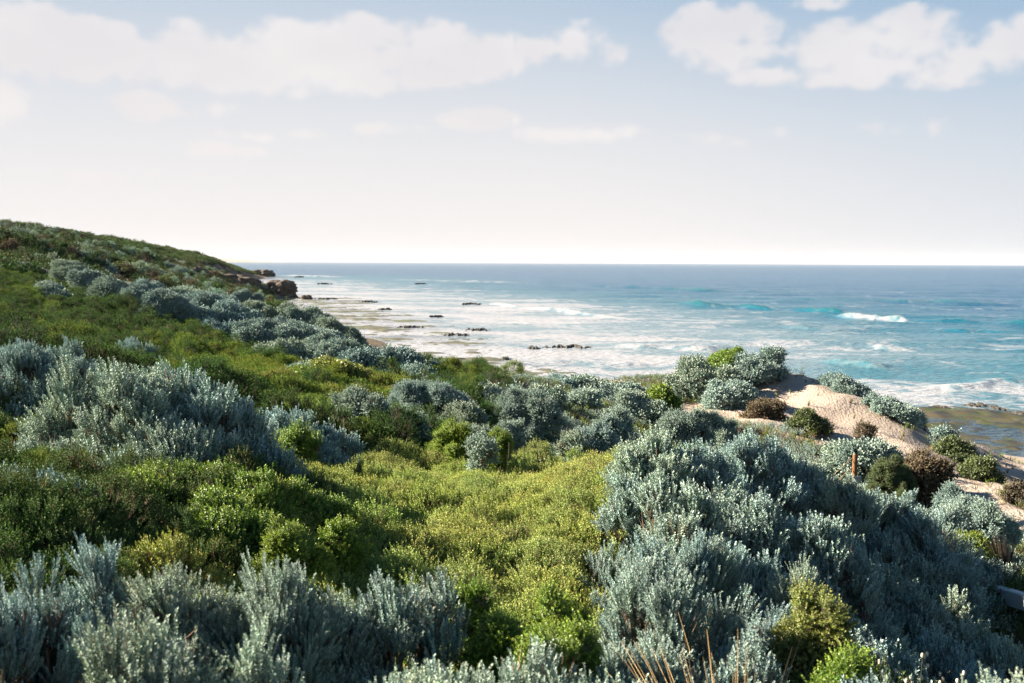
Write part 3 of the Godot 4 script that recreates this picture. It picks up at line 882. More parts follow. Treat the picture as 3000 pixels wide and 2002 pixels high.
# ---------------------------------------------------------------- leafy building blocks
# one spray of leafy shoots, one metre tall before it is scaled
func spray(seed_: int, o: Dictionary) -> ArrayMesh:
	var rng := RandomNumberGenerator.new()
	rng.seed = seed_
	var v := PackedVector3Array()
	var nn := PackedVector3Array()
	var c := PackedColorArray()
	var idx := PackedInt32Array()
	var shoots: int = o.shoots
	for k in shoots:
		var az := TAU * (k + rng.randf() * 0.7) / shoots
		var tilt: float = o.spread * (0.0 if k == 0 and shoots > 1 else rng.randf_range(0.45, 1.0))
		var dir := Vector3(sin(tilt) * cos(az), cos(tilt), sin(tilt) * sin(az))
		var length := rng.randf_range(0.62, 1.0) if k else 1.0
		var from := Vector3(0, 0, 0) if k == 0 else Vector3(dir.x, 0, dir.z) * 0.02 + Vector3.UP * rng.randf_range(0.0, o.get("fork", 0.25))
		length *= 1.0 - from.y * 0.7
		var bend := Vector3.UP * 0.35 * sin(tilt)
		var side := dir.cross(Vector3(0.3, 0.2, 0.9)).normalized()
		var over := dir.cross(side).normalized()
		# the woody stem
		var a0 := v.size()
		for e in 2:
			var at := from + (dir + bend * (0.95 * e)) * length * (0.97 * e)
			var r: float = o.get("stem", 0.008) * (1.0 - 0.75 * e)
			for g in 3:
				var out := side * cos(TAU * g / 3.0) + over * sin(TAU * g / 3.0)
				v.append(at + out * r)
				nn.append(out)
				c.append(o.get("bark", Color(0.13, 0.10, 0.07)))
		for g in 3:
			var h := (g + 1) % 3
			idx.append_array(PackedInt32Array([a0 + g, a0 + 3 + g, a0 + h, a0 + h, a0 + 3 + g, a0 + 3 + h]))
		var n: int = int(o.leaves * lerpf(0.5, 1.0, length))
		for i in n:
			var t: float = lerpf(o.bare, 1.0, (i + rng.randf()) / n)
			var at := from + (dir + bend * t) * length * t
			var turn := 2.39996 * i + rng.randf_range(-0.4, 0.4)
			var out := side * cos(turn) + over * sin(turn)
			var along: float = clampf(o.tilt + rng.randf_range(-0.25, 0.25) + 0.5 * maxf(0.0, t - 0.8) * 5.0 * 0.5, 0.0, 0.97)
			var ld := (out * (1.0 - along) + dir * along).normalized()
			var ll: float = o.length * rng.randf_range(0.7, 1.2) * lerpf(1.0, o.get("tip_size", 0.75), t)
			var lw: float = o.width * rng.randf_range(0.8, 1.2) * lerpf(1.0, o.get("tip_size", 0.75), t)
			var across := ld.cross(dir + out * 0.01)
			across = (across.normalized() + Vector3(rng.randf_range(-0.4, 0.4), rng.randf_range(-0.4, 0.4), rng.randf_range(-0.4, 0.4))).normalized()
			var up := across.cross(ld).normalized()
			across = ld.cross(up).normalized()
			var p: Vector3 = at + out * (o.get("stem", 0.008) * 0.6)
			var a := v.size()
			v.append(p)
			v.append(p + ld * ll * 0.55 - across * lw * 0.5 + up * lw * 0.15)
			v.append(p + ld * ll)
			v.append(p + ld * ll * 0.55 + across * lw * 0.5 + up * lw * 0.15)
			var col: Color = o.color
			if t > o.get("tip_from", 0.86) and o.has("tip"): col = col.lerp(o.tip, rng.randf_range(0.3, 1.0))
			var tone := rng.randf_range(0.78, 1.2)
			col = Color(col.r * tone * rng.randf_range(0.94, 1.06), col.g * tone, col.b * tone * rng.randf_range(0.9, 1.1))
			for e in 4:
				nn.append(up)
				c.append(col)
			idx.append_array(PackedInt32Array([a, a + 1, a + 2, a, a + 2, a + 3]))
	return array_mesh(v, nn, c, idx)

func blade_tuft(seed_: int, n: int, height: float, spread: float, width: float, col: Color, droop := 0.5) -> ArrayMesh:
	var rng := RandomNumberGenerator.new()
	rng.seed = seed_
	var v := PackedVector3Array()
	var nn := PackedVector3Array()
	var c := PackedColorArray()
	var idx := PackedInt32Array()
	for k in n:
		var az := rng.randf() * TAU
		var out := Vector3(cos(az), 0, sin(az))
		var lean := rng.randf_range(0.05, 1.0) * spread
		var hgt := height * rng.randf_range(0.55, 1.0)
		var across := Vector3(-out.z, 0, out.x).rotated(out, rng.randf_range(-0.6, 0.6))
		var from := out * rng.randf() * 0.12 * height
		var tone := rng.randf_range(0.7, 1.25)
		var a := v.size()
		for e in 5:
			var t := e / 4.0
			var at := from + out * lean * hgt * (t + droop * t * t) * 0.7 + Vector3.UP * hgt * (t - droop * lean * t * t * 0.55)
			var w := width * (1.0 - t * 0.85) * 0.5
			v.append(at - across * w)
			v.append(at + across * w)
			for g in 2:
				nn.append(out.lerp(Vector3.UP, 0.5).normalized())
				c.append(Color(col.r * tone, col.g * tone, col.b * tone))
		for e in 4:
			var b := a + e * 2
			idx.append_array(PackedInt32Array([b, b + 2, b + 1, b + 1, b + 2, b + 3]))
	return array_mesh(v, nn, c, idx)

func tube(v: PackedVector3Array, nn: PackedVector3Array, c: PackedColorArray, idx: PackedInt32Array, path: Array, r0: float, r1: float, col: Color, sides := 5) -> void:
	var a := v.size()
	for e in path.size():
		var p: Vector3 = path[e]
		var q: Vector3 = path[mini(e + 1, path.size() - 1)]
		var o: Vector3 = path[maxi(e - 1, 0)]
		var dir := (q - o).normalized()
		var side := dir.cross(Vector3(0.31, 0.13, 0.94)).normalized()
		var over := dir.cross(side)
		var r := lerpf(r0, r1, float(e) / (path.size() - 1))
		for g in sides:
			var out := side * cos(TAU * g / sides) + over * sin(TAU * g / sides)
			v.append(p + out * r)
			nn.append(out)
			c.append(col)
	for e in path.size() - 1:
		for g in sides:
			var x := a + e * sides + g
			var y := a + e * sides + (g + 1) % sides
			idx.append_array(PackedInt32Array([x, x + sides, y, y, x + sides, y + sides]))

func copies(called: String, parent: Node, m: Mesh, mat: Material, where: Array, tints: Array, at := Vector3.ZERO) -> MultiMeshInstance3D:
	var mm := MultiMesh.new()
	mm.transform_format = MultiMesh.TRANSFORM_3D
	mm.use_colors = true
	mm.mesh = m
	mm.instance_count = where.size()
	for k in where.size():
		mm.set_instance_transform(k, where[k])
		mm.set_instance_color(k, tints[k])
	var o := MultiMeshInstance3D.new()
	o.name = numbered(called) if parent == self else called
	o.multimesh = mm
	o.material_override = mat
	o.position = at
	parent.add_child(o, true)
	o.set_meta("kind", "stuff")
	return o

func facing(dir: Vector3, spin: float, size: float) -> Basis:
	var y := dir.normalized()
	var x := y.cross(Vector3(0.37, 0.11, 0.92)).normalized()
	var z := x.cross(y).normalized()
	return Basis(x, y, z) * Basis(Vector3.UP, spin) * Basis.from_scale(Vector3(size, size, size))

func make_sprays() -> void:
	var bark := Color(0.12, 0.09, 0.065)
	var silver := {shoots = 4, spread = 0.33, fork = 0.4, leaves = 105, bare = 0.22, tilt = 0.5, length = 0.062, width = 0.028, color = Color(0.235, 0.325, 0.28), tip = Color(0.345, 0.42, 0.37), tip_from = 0.9, stem = 0.010, bark = bark}
	sprigs["silver"] = [[], [], []]
	for k in 3: sprigs.silver[0].append(spray(100 + k, silver))
	var s1 := silver.duplicate()
	s1.merge({leaves = 58, length = 0.088, width = 0.042}, true)
	for k in 3: sprigs.silver[1].append(spray(110 + k, s1))
	var s2 := silver.duplicate()
	s2.merge({shoots = 6, spread = 0.75, leaves = 18, length = 0.19, width = 0.095}, true)
	for k in 3: sprigs.silver[2].append(spray(120 + k, s2))
	var salt := {shoots = 6, spread = 0.62, fork = 0.3, leaves = 26, bare = 0.3, tilt = 0.5, length = 0.13, width = 0.065, color = Color(0.20, 0.275, 0.232), tip = Color(0.31, 0.37, 0.315), tip_from = 0.88, stem = 0.012, bark = bark}
	sprigs["saltbush"] = [[], [], []]
	for k in 3: sprigs.saltbush[0].append(spray(130 + k, salt))
	for k in 3: sprigs.saltbush[1].append(spray(133 + k, salt))
	var t2 := salt.duplicate()
	t2.merge({shoots = 7, spread = 0.85, leaves = 16, length = 0.2, width = 0.11}, true)
	for k in 3: sprigs.saltbush[2].append(spray(136 + k, t2))
	var leafy := {shoots = 6, spread = 0.6, fork = 0.3, leaves = 34, bare = 0.35, tilt = 0.42, length = 0.115, width = 0.07, color = Color(0.105, 0.185, 0.022), tip = Color(0.20, 0.29, 0.035), tip_from = 0.85, stem = 0.012, bark = bark, tip_size = 0.6}
	for kind in [["green", Color(0.115, 0.19, 0.024), Color(0.25, 0.31, 0.04)], ["yellow", Color(0.16, 0.185, 0.045), Color(0.28, 0.28, 0.075)], ["olive", Color(0.075, 0.105, 0.04), Color(0.13, 0.15, 0.06)], ["brown", Color(0.085, 0.065, 0.045), Color(0.135, 0.11, 0.065)], ["dark", Color(0.030, 0.066, 0.018), Color(0.078, 0.13, 0.028)]]:
		var near := leafy.duplicate()
		near.merge({color = kind[1], tip = kind[2]}, true)
		var far := near.duplicate()
		far.merge({shoots = 7, spread = 0.9, leaves = 12, length = 0.22, width = 0.15}, true)
		sprigs[kind[0]] = [[], [], []]
		for k in 3:
			sprigs[kind[0]][0].append(spray(140 + k, near))
			sprigs[kind[0]][2].append(spray(143 + k, far))
		sprigs[kind[0]][1] = sprigs[kind[0]][0]
	# low heath of the meadow: small leaves, some with yellow and rust-coloured new growth
	var heath := {shoots = 6, spread = 0.55, fork = 0.45, leaves = 20, bare = 0.3, tilt = 0.48, length = 0.115, width = 0.06, color = Color(0.205, 0.270, 0.066), tip = Color(0.385, 0.395, 0.12), tip_from = 0.8, stem = 0.009, bark = Color(0.15, 0.10, 0.07)}
	sprigs["heath"] = [[], [], []]
	for k in 3: sprigs.heath[0].append(spray(150 + k, heath))
	var rust := heath.duplicate()
	rust.merge({color = Color(0.15, 0.17, 0.05), tip = Color(0.36, 0.23, 0.085), tip_from = 0.82}, true)
	sprigs["rust"] = [[spray(160, rust), spray(161, rust), spray(162, rust)], [], []]
	var scrub := heath.duplicate()
	scrub.merge({color = Color(0.050, 0.100, 0.026), tip = Color(0.125, 0.145, 0.045), tip_from = 0.86}, true)
	sprigs["scrub"] = [[spray(170, scrub), spray(171, scrub), spray(172, scrub)], [], []]
	var twig := heath.duplicate()
	twig.merge({leaves = 5, color = Color(0.13, 0.09, 0.06), length = 0.06, width = 0.02, stem = 0.012}, true)
	twig.erase("tip")
	sprigs["twig"] = [[spray(180, twig), spray(181, twig), spray(182, twig)], [], []]
	# cushions of small-leaved heath for the hillside
	var cushion := {shoots = 8, spread = 0.75, fork = 0.35, leaves = 26, bare = 0.4, tilt = 0.45, length = 0.085, width = 0.05, color = Color(0.030, 0.070, 0.017), tip = Color(0.095, 0.18, 0.03), tip_from = 0.84, stem = 0.008, bark = Color(0.10, 0.075, 0.055)}
	sprigs["cushion"] = [[spray(190, cushion), spray(191, cushion), spray(192, cushion)], [], []]
	var herb := cushion.duplicate()
	herb.merge({color = Color(0.10, 0.155, 0.022), tip = Color(0.20, 0.24, 0.04), length = 0.10, width = 0.06}, true)
	sprigs["herb"] = [[spray(193, herb), spray(194, herb), spray(195, herb)], [], []]
	var grassy := cushion.duplicate()
	grassy.merge({spread = 0.4, color = Color(0.155, 0.23, 0.035), tip = Color(0.24, 0.30, 0.05), length = 0.14, width = 0.03, tilt = 0.8}, true)
	sprigs["grassy"] = [[spray(196, grassy), spray(197, grassy), spray(198, grassy)], [], []]
	mats["cushion"] = plain(0.75, Color(0.35, 0.42, 0.12), 0.2)
	mats["silver"] = plain(0.8, Color(0.12, 0.14, 0.12), 0.2)
	mats["leaf"] = plain(0.5, Color(0.55, 0.62, 0.16), 0.42)
	mats["heath"] = plain(0.62, Color(0.50, 0.60, 0.2), 0.3)
	mats["dry"] = plain(0.8, Color(0.3, 0.25, 0.15), 0.25)
	mats["bark"] = plain(0.9, Color.BLACK, 0.2)
	mats["rock"] = plain(0.85, Color.BLACK, 0.3)

# ---------------------------------------------------------------- shrubs
func shrub(row: Array, seed_: int) -> void:
	var kind: String = row[0]
	var x: float = row[1]
	var z: float = row[2]
	var r: float = row[3] * (1.12 if z > -22.0 else (1.2 if x < 0.0 else 1.0))
	var h: float = row[4]
	var g0 := ground(x, z)
	var called: String = {silver = "silver_bush", saltbush = "saltbush", green = "green_shrub", yellow = "yellow_green_shrub", olive = "olive_shrub", brown = "brown_shrub"}[kind]
	var root := base(called, Vector3(x, g0 - 0.02, z))
	tag(root, row[5], "bush", row[6])
	var rng := RandomNumberGenerator.new()
	rng.seed = 1000 + seed_
	var dist := sqrt(x * x + z * z)
	var lod := 0 if dist < 6.8 else (1 if dist < 22.0 else 2)
	var spiky := kind == "silver"
	var size := 0.2
	if spiky: size = [0.25, 0.30, 0.42][lod]
	elif kind == "saltbush": size = [0.2, 0.22, 0.38][lod]
	else: size = [0.14, 0.18, 0.34][lod]
	size = minf(size * rng.randf_range(0.86, 1.2), h * 0.55)
	var hue := rng.randf_range(-1.0, 1.0)
	var bush_tint := Color(1.0 + 0.10 * hue, 1.0 + 0.03 * hue, 1.0 - 0.08 * hue) * rng.randf_range(0.86, 1.12)
	# rounded masses that make up the outline
	var lobes := []
	var top := h - size * 0.35
	lobes.append([Vector3(0, top * 0.46, 0), Vector3(r * 0.60, top * 0.54, r * 0.56)])
	var extra := clampi(int(r * 7.0) + 5, 6, 13)
	var shear := Vector3(rng.randf_range(-0.15, 0.3), 0, rng.randf_range(-0.2, 0.2)) * r
	for k in extra:
		var a := TAU * (k + rng.randf_range(-0.3, 0.3)) / extra
		var far := r * rng.randf_range(0.35, 0.82)
		var lr := r * rng.randf_range(0.22, 0.46)
		var lh := top * rng.randf_range(0.20, 0.36)
		var up := top * rng.randf_range(0.26, 0.78)
		lobes.append([Vector3(cos(a) * far, minf(up, top * 1.06 - lh), sin(a) * far * 0.9) + shear * up / top, Vector3(lr * rng.randf_range(0.8, 1.3), lh, lr)])
	for k in 5:    # a low skirt that creeps over the ground
		var a := rng.randf() * TAU
		var far := r * rng.randf_range(0.75, 1.05)
		var lr := r * rng.randf_range(0.16, 0.3)
		lobes.append([Vector3(cos(a) * far, top * 0.10, sin(a) * far * 0.9), Vector3(lr, top * rng.randf_range(0.10, 0.22), lr)])
	var where := [[], [], []]
	var tints := [[], [], []]
	var dead := []
	var dead_tints := []
	for l in lobes:
		var ctr: Vector3 = l[0]
		var rad: Vector3 = l[1]
		var area := 2.6 * PI * rad.x * (rad.x + rad.y * 1.4) * 0.5
		var n := clampi(int(area / pow(size * (0.50 if spiky else 0.56), 2.0)), 8, 400)
		for i in n:
			# a bouquet of sprays that share one branch end
			var y := rng.randf_range(-0.5, 1.0)
			var a := rng.randf() * TAU
			var q := sqrt(1.0 - y * y)
			var d := Vector3(cos(a) * q, y, sin(a) * q)
			var deep := i % 4 == 0
			var p := ctr + d * rad * (rng.randf_range(0.5, 0.78) if deep else rng.randf_range(0.78, 1.14))
			var hidden := false
			for o in lobes:
				if o[0] == ctr: continue
				var e: Vector3 = (p - o[0]) / o[1]
				if e.length_squared() < 0.6:
					hidden = true
					break
			if hidden: continue
			var floor_ := ground(x + p.x, z + p.z) - g0 + 0.02
			p.y += floor_
			if p.y < floor_ + size * 0.2: continue
			var out := (d / rad).normalized()
			var dir := out * (0.36 if spiky else 0.85) + Vector3.UP * (0.85 if spiky else 0.30)
			dir = (dir + Vector3(rng.randf_range(-0.25, 0.25), rng.randf_range(-0.1, 0.2), rng.randf_range(-0.25, 0.25))).normalized()
			var whole := size * rng.randf_range(0.8, 1.2)
			var root_at := p - dir * whole * 0.8
			var shade := rng.randf_range(0.9, 1.1)
			var count := (rng.randi_range(7, 11) if spiky else rng.randi_range(6, 9)) if not deep else 3
			for g in count:
				var off := Vector3(rng.randfn(), rng.randfn() * 0.5, rng.randfn())
				off = (off - dir * off.dot(dir)).limit_length(2.0)
				var sd := (dir + off * (0.15 if spiky else 0.34)).normalized()
				var sz := whole * rng.randf_range(0.72, 1.1) * (1.0 - 0.10 * off.length())
				var at := root_at + off * whole * 0.10
				at.y = maxf(at.y, floor_)
				if deep and rng.randf() < 0.5:
					dead.append(Transform3D(facing(sd, rng.randf() * TAU, sz * 1.1), at))
					dead_tints.append(Color(1, 1, 1) * rng.randf_range(0.7, 1.5))
					continue
				var v := rng.randi() % 3
				where[v].append(Transform3D(facing(sd, rng.randf() * TAU, sz), at))
				var tone := shade * rng.randf_range(0.9, 1.1)
				tints[v].append(Color(tone * rng.randf_range(0.95, 1.05), tone, tone * rng.randf_range(0.92, 1.06)) * bush_tint)
	var mat: Material = mats.silver if kind in ["silver", "saltbush"] else (mats.dry if kind == "brown" else mats.leaf)
	for k in 3:
		if where[k].size():
			copies("foliage", root, sprigs[kind][lod][k], mat, where[k], tints[k])
	if dead.size():
		copies("dead_twigs", root, sprigs.twig[0][seed_ % 3], mats.dry, dead, dead_tints)
	# branches from the root up into the masses
	var v := PackedVector3Array()
	var nn := PackedVector3Array()
	var c := PackedColorArray()
	var idx := PackedInt32Array()
	for l in lobes:
		var goal: Vector3 = l[0] + Vector3(0, l[1].y * 0.5, 0)
		for e in 2:
			var end: Vector3 = goal + Vector3(rng.randf_range(-0.5, 0.5), rng.randf_range(-0.2, 0.35), rng.randf_range(-0.5, 0.5)) * l[1]
			end.y += ground(x + end.x, z + end.z) - g0
			var mid := Vector3(end.x * 0.55, end.y * 0.4, end.z * 0.55) + Vector3(rng.randf_range(-0.06, 0.06), 0, rng.randf_range(-0.06, 0.06))
			tube(v, nn, c, idx, [Vector3(end.x * 0.12, 0.0, end.z * 0.12), mid, end], 0.016 + 0.008 * r, 0.005, Color(0.14, 0.11, 0.085), 5)
	put("branches", array_mesh(v, nn, c, idx), mats.bark, root)

# ---------------------------------------------------------------- masses of low growth
func zone(x: float, z: float) -> String:
	if z > -62.0 and is_sand(x, z): return "sand"
	var wob := noise_a.get_noise_2d(x * 9.0, z * 9.0) * 0.9
	var wob2 := noise_b.get_noise_2d(x * 14.0, z * 14.0) * 0.9
	x += wob * (1.0 - z * 0.03)
	z += wob2 * (1.0 - z * 0.03)
	if inside(MEADOW, x, z): return "meadow"
	if inside(SCRUB, x, z): return "scrub"
	if inside(LAWN, x, z): return "lawn"
	if inside(HERB, x, z): return "herb"
	if x > -0.5 and z < -15.0: return "open"
	if x > 0.6: return "bank"
	if z < -13.0: return "heath"
	return "under"

func mound(x: float, z: float, scale: float) -> float:
	# rounded cushions with creases between them
	var d := cells.get_noise_2d(x / scale, z / scale) + 1.0
	var dome := clampf(1.0 - pow(d / 0.7, 2.2), 0.0, 1.0)
	return clampf(0.80 * dome + 0.10 + 0.75 * noise_a.get_noise_2d(x * 7.0 / scale, z * 7.0 / scale), 0.0, 1.0)

func carpet(called: String, label: String, category: String, want: String, box: Rect2, gap: float, parts: Array, size: Vector2, rise: Vector2, mat: Material, lumps := 1.0, lod := 0, thin := 1.0) -> void:
	var rng := RandomNumberGenerator.new()
	rng.seed = hash(called)
	var where := {}
	var tints := {}
	var nx := int(box.size.x / gap)
	var nz := int(box.size.y / gap)
	for j in nz:
		for i in nx:
			if thin < 1.0 and rng.randf() > thin: continue
			var x := box.position.x + (i + rng.randf()) * gap
			var z := box.position.y + (j + rng.randf()) * gap
			if absf(x) > -z * 0.75 + 6.0: continue
			if zone(x, z) != want: continue
			if z < -55.0 and lookup(shores, x, z) < 7.0: continue
			var m := mound(x, z, lumps)
			if m < 0.25 and rng.randf() < 0.7: continue
			var pick := clampf(0.5 + 1.4 * noise_c.get_noise_2d(x * 4.0, z * 4.0) + rng.randf_range(-0.35, 0.35), 0.0, 0.999)
			var kind: String = parts[int(pick * parts.size())]
			if kind == "none": continue
			var k := rng.randi() % 3
			var key := [kind, k]
			if not where.has(key):
				where[key] = []
				tints[key] = []
			var sz := rng.randf_range(size.x, size.y)
			var lip := 0.25 + 0.75 * sm(16.0, 40.0, lookup(shores, x, z)) if z < -24.0 and z > -90.0 else 1.0
			sz *= 0.6 + 0.4 * lip
			var y := ground(x, z) + maxf(0.0, lerpf(rise.x, rise.y, m) * lip * rng.randf_range(0.62, 1.0) - sz * 0.5)
			var e := 0.12 * lumps
			var slope := Vector3(mound(x + e, z, lumps) - mound(x - e, z, lumps), 0, mound(x, z + e, lumps) - mound(x, z - e, lumps)) * (rise.y - rise.x) / (2.0 * e)
			var dir := Vector3(rng.randf_range(-0.35, 0.35), 1.0, rng.randf_range(-0.35, 0.35)) - slope.limit_length(1.3) * 0.8
			where[key].append(Transform3D(facing(dir, rng.randf() * TAU, sz), Vector3(x, y, z)))
			var tone := rng.randf_range(0.8, 1.18)
			tints[key].append(Color(tone * rng.randf_range(0.92, 1.08), tone, tone * rng.randf_range(0.9, 1.1)))
	var root := base(called, Vector3.ZERO)
	tag(root, label, category, "", "stuff")
	for key in where:
		copies("foliage", root, (sprigs[key[0]][lod] if sprigs[key[0]][lod].size() else sprigs[key[0]][0])[key[1]], mat, where[key], tints[key])

# heath that grows in rounded cushions, packed side by side, with creases between them
func cushions(called: String, label: String, category: String, want: String, box: Rect2, gap: float, radius: Vector2, high: Vector2, parts: Array, size: Vector2, dense: float, mat: Material, lod := 0) -> void:
	var rng := RandomNumberGenerator.new()
	rng.seed = hash(called)
	var where := {}
	var tints := {}
	for j in int(box.size.y / gap):
		for i in int(box.size.x / gap):
			var cx := box.position.x + (i + rng.randf() + 0.5 * (j % 2)) * gap
			var cz := box.position.y + (j + rng.randf()) * gap
			if absf(cx) > -cz * 0.72 + 5.0: continue
			if zone(cx, cz) != want: continue
			var s := lookup(shores, cx, cz)
			if cz < -55.0 and (s < 7.0 or rng.randf() < 0.25): continue
			var lip := 0.35 + 0.65 * sm(16.0, 38.0, s) if cz < -24.0 and cz > -90.0 else 1.0
			var r := rng.randf_range(radius.x, radius.y) * (0.7 + 0.3 * lip)
			var h := rng.randf_range(high.x, high.y) * (0.75 + 0.5 * clampf(0.5 + noise_a.get_noise_2d(cx * 4.0, cz * 4.0), 0, 1)) * lip
			var pick := clampf(0.5 + 1.2 * noise_c.get_noise_2d(cx * 2.5, cz * 2.5) + rng.randf_range(-0.3, 0.3), 0.0, 0.999)
			var kind: String = parts[int(pick * parts.size())]
			var own := Color(rng.randf_range(0.9, 1.12), rng.randf_range(0.92, 1.08), rng.randf_range(0.86, 1.14))
			var sx := rng.randf_range(0.8, 1.25)
			var mean := (size.x + size.y) * 0.5
			var n := int(dense * (r * r + r * h * 1.2) * PI / (mean * mean * 0.16))
			for k in n:
				var y := rng.randf_range(-0.05, 1.0)
				var a := rng.randf() * TAU
				var q := sqrt(1.0 - y * y)
				var d := Vector3(cos(a) * q * sx, y, sin(a) * q / sx)
				var bump := 1.0 + 0.5 * noise_a.get_noise_3d((cx + d.x * r) * 14.0 / r, d.y * 14.0, (cz + d.z * r) * 14.0 / r)
				var px := cx + d.x * r * bump
				var pz := cz + d.z * r * bump
				var sz := rng.randf_range(size.x, size.y)
				var dir := (Vector3(d.x / r, y / h + 0.25, d.z / r) * minf(r, h) + Vector3(rng.randf_range(-0.3, 0.3), rng.randf_range(0.1, 0.5), rng.randf_range(-0.3, 0.3))).normalized()
				var at := Vector3(px, ground(px, pz) + y * h * bump * rng.randf_range(0.9, 1.05), pz) - dir * sz * 0.6
				at.y = maxf(at.y, ground(px, pz) - 0.02)
				var v := rng.randi() % 3
				var key := [kind, v]
				if not where.has(key):
					where[key] = []
					tints[key] = []
				where[key].append(Transform3D(facing(dir, rng.randf() * TAU, sz), at))
				var tone := rng.randf_range(0.86, 1.14)
				tints[key].append(Color(own.r * tone, own.g * tone, own.b * tone))
	var root := base(called, Vector3.ZERO)
	tag(root, label, category, "", "stuff")
	var total := 0
	for key in where:
		total += where[key].size()
		copies("foliage", root, (sprigs[key[0]][lod] if sprigs[key[0]][lod].size() else sprigs[key[0]][0])[key[1]], mat, where[key], tints[key])
	print(called, " ", total)

func build_low_growth() -> void:
	cushions("heath_meadow", "olive and yellow low heath carpet in the middle of the slope", "heath", "meadow", Rect2(-7, -19, 14, 16), 0.40, Vector2(0.26, 0.48), Vector2(0.22, 0.42), ["heath"], Vector2(0.11, 0.18), 1.0, mats.heath)
	cushions("brown_scrub", "brownish green low scrub below the plumed silver bush", "scrub", "scrub", Rect2(-8, -12, 9, 9), 0.36, Vector2(0.22, 0.42), Vector2(0.16, 0.38), ["scrub", "scrub", "cushion", "scrub", "scrub", "herb", "scrub"], Vector2(0.10, 0.17), 0.9, mats.cushion)
	carpet("bright_grass", "light green grassy strip before the upright oval bush", "grass", "lawn", Rect2(-9, -22, 10, 10), 0.08, ["grassy"], Vector2(0.14, 0.24), Vector2(0.05, 0.16), mats.leaf, 1.0)
	cushions("yellow_herbs", "yellow-green leafy growth above the grassy strip", "undergrowth", "herb", Rect2(-16, -34, 18, 20), 0.62, Vector2(0.4, 0.75), Vector2(0.25, 0.62), ["herb", "herb", "yellow", "cushion", "herb"], Vector2(0.18, 0.30), 0.9, mats.cushion)
	cushions("green_heath", "dark green heath covering the left hillside", "heath", "heath", Rect2(-46, -62, 46, 48), 0.82, Vector2(0.32, 0.62), Vector2(0.34, 0.80), ["cushion", "cushion", "herb", "cushion", "cushion", "herb", "cushion"], Vector2(0.18, 0.30), 0.6, mats.cushion)
	cushions("hill_heath", "grey-green heath on the far hill and headland", "heath", "heath", Rect2(-150, -290, 150, 228), 1.9, Vector2(0.7, 1.4), Vector2(0.6, 1.7), ["dark", "saltbush", "dark", "olive", "saltbush", "dark", "brown"], Vector2(0.5, 0.9), 0.34, mats.cushion, 2)
	cushions("headland_heath", "dark scrub along the top of the distant headland", "heath", "heath", Rect2(-330, -670, 300, 380), 5.5, Vector2(2.6, 4.6), Vector2(0.8, 2.0), ["dark", "olive", "dark"], Vector2(1.3, 2.2), 0.22, mats.cushion, 2)
	carpet("bank_undergrowth", "shaded silver undergrowth on the falling bank", "undergrowth", "bank", Rect2(0, -15, 14, 15), 0.085, ["silver", "silver", "saltbush", "scrub"], Vector2(0.18, 0.30), Vector2(0.1, 0.40), mats.silver, 1.0)
	carpet("mixed_scrub", "mixed low scrub between the silver domes and the dune", "scrub", "open", Rect2(-1, -36, 14, 22), 0.13, ["saltbush", "olive", "herb", "twig", "saltbush"], Vector2(0.14, 0.28), Vector2(-0.1, 0.36), mats.silver, 1.8)
	carpet("ground_litter", "twiggy growth under the foreground bushes", "undergrowth", "under", Rect2(-9, -14, 10, 14), 0.085, ["twig", "silver", "scrub"], Vector2(0.12, 0.22), Vector2(0.05, 0.25), mats.silver, 1.0)
	carpet("dune_grass", "sparse straw-coloured grass on the dune sand", "grass", "sand", Rect2(4, -40, 16, 20), 0.3, ["straw", "none", "none", "straw", "none", "herb"], Vector2(0.16, 0.34), Vector2(0.0, 0.05), mats.dry, 1.0, 0, 0.3)

func tussock(called: String, label: String, at: Vector2, height: float, n: int, col: Color, spread: float, seed_: int) -> void:
	var root := base(called, Vector3(at.x, ground(at.x, at.y) - 0.01, at.y))
	tag(root, label, "grass", "straw grass tussocks", "thing")
	var o := put("blades", blade_tuft(seed_, n, height, spread, 0.003 + height * 0.006, col), mats.dry, root)
	o.set_meta("kind", "stuff")

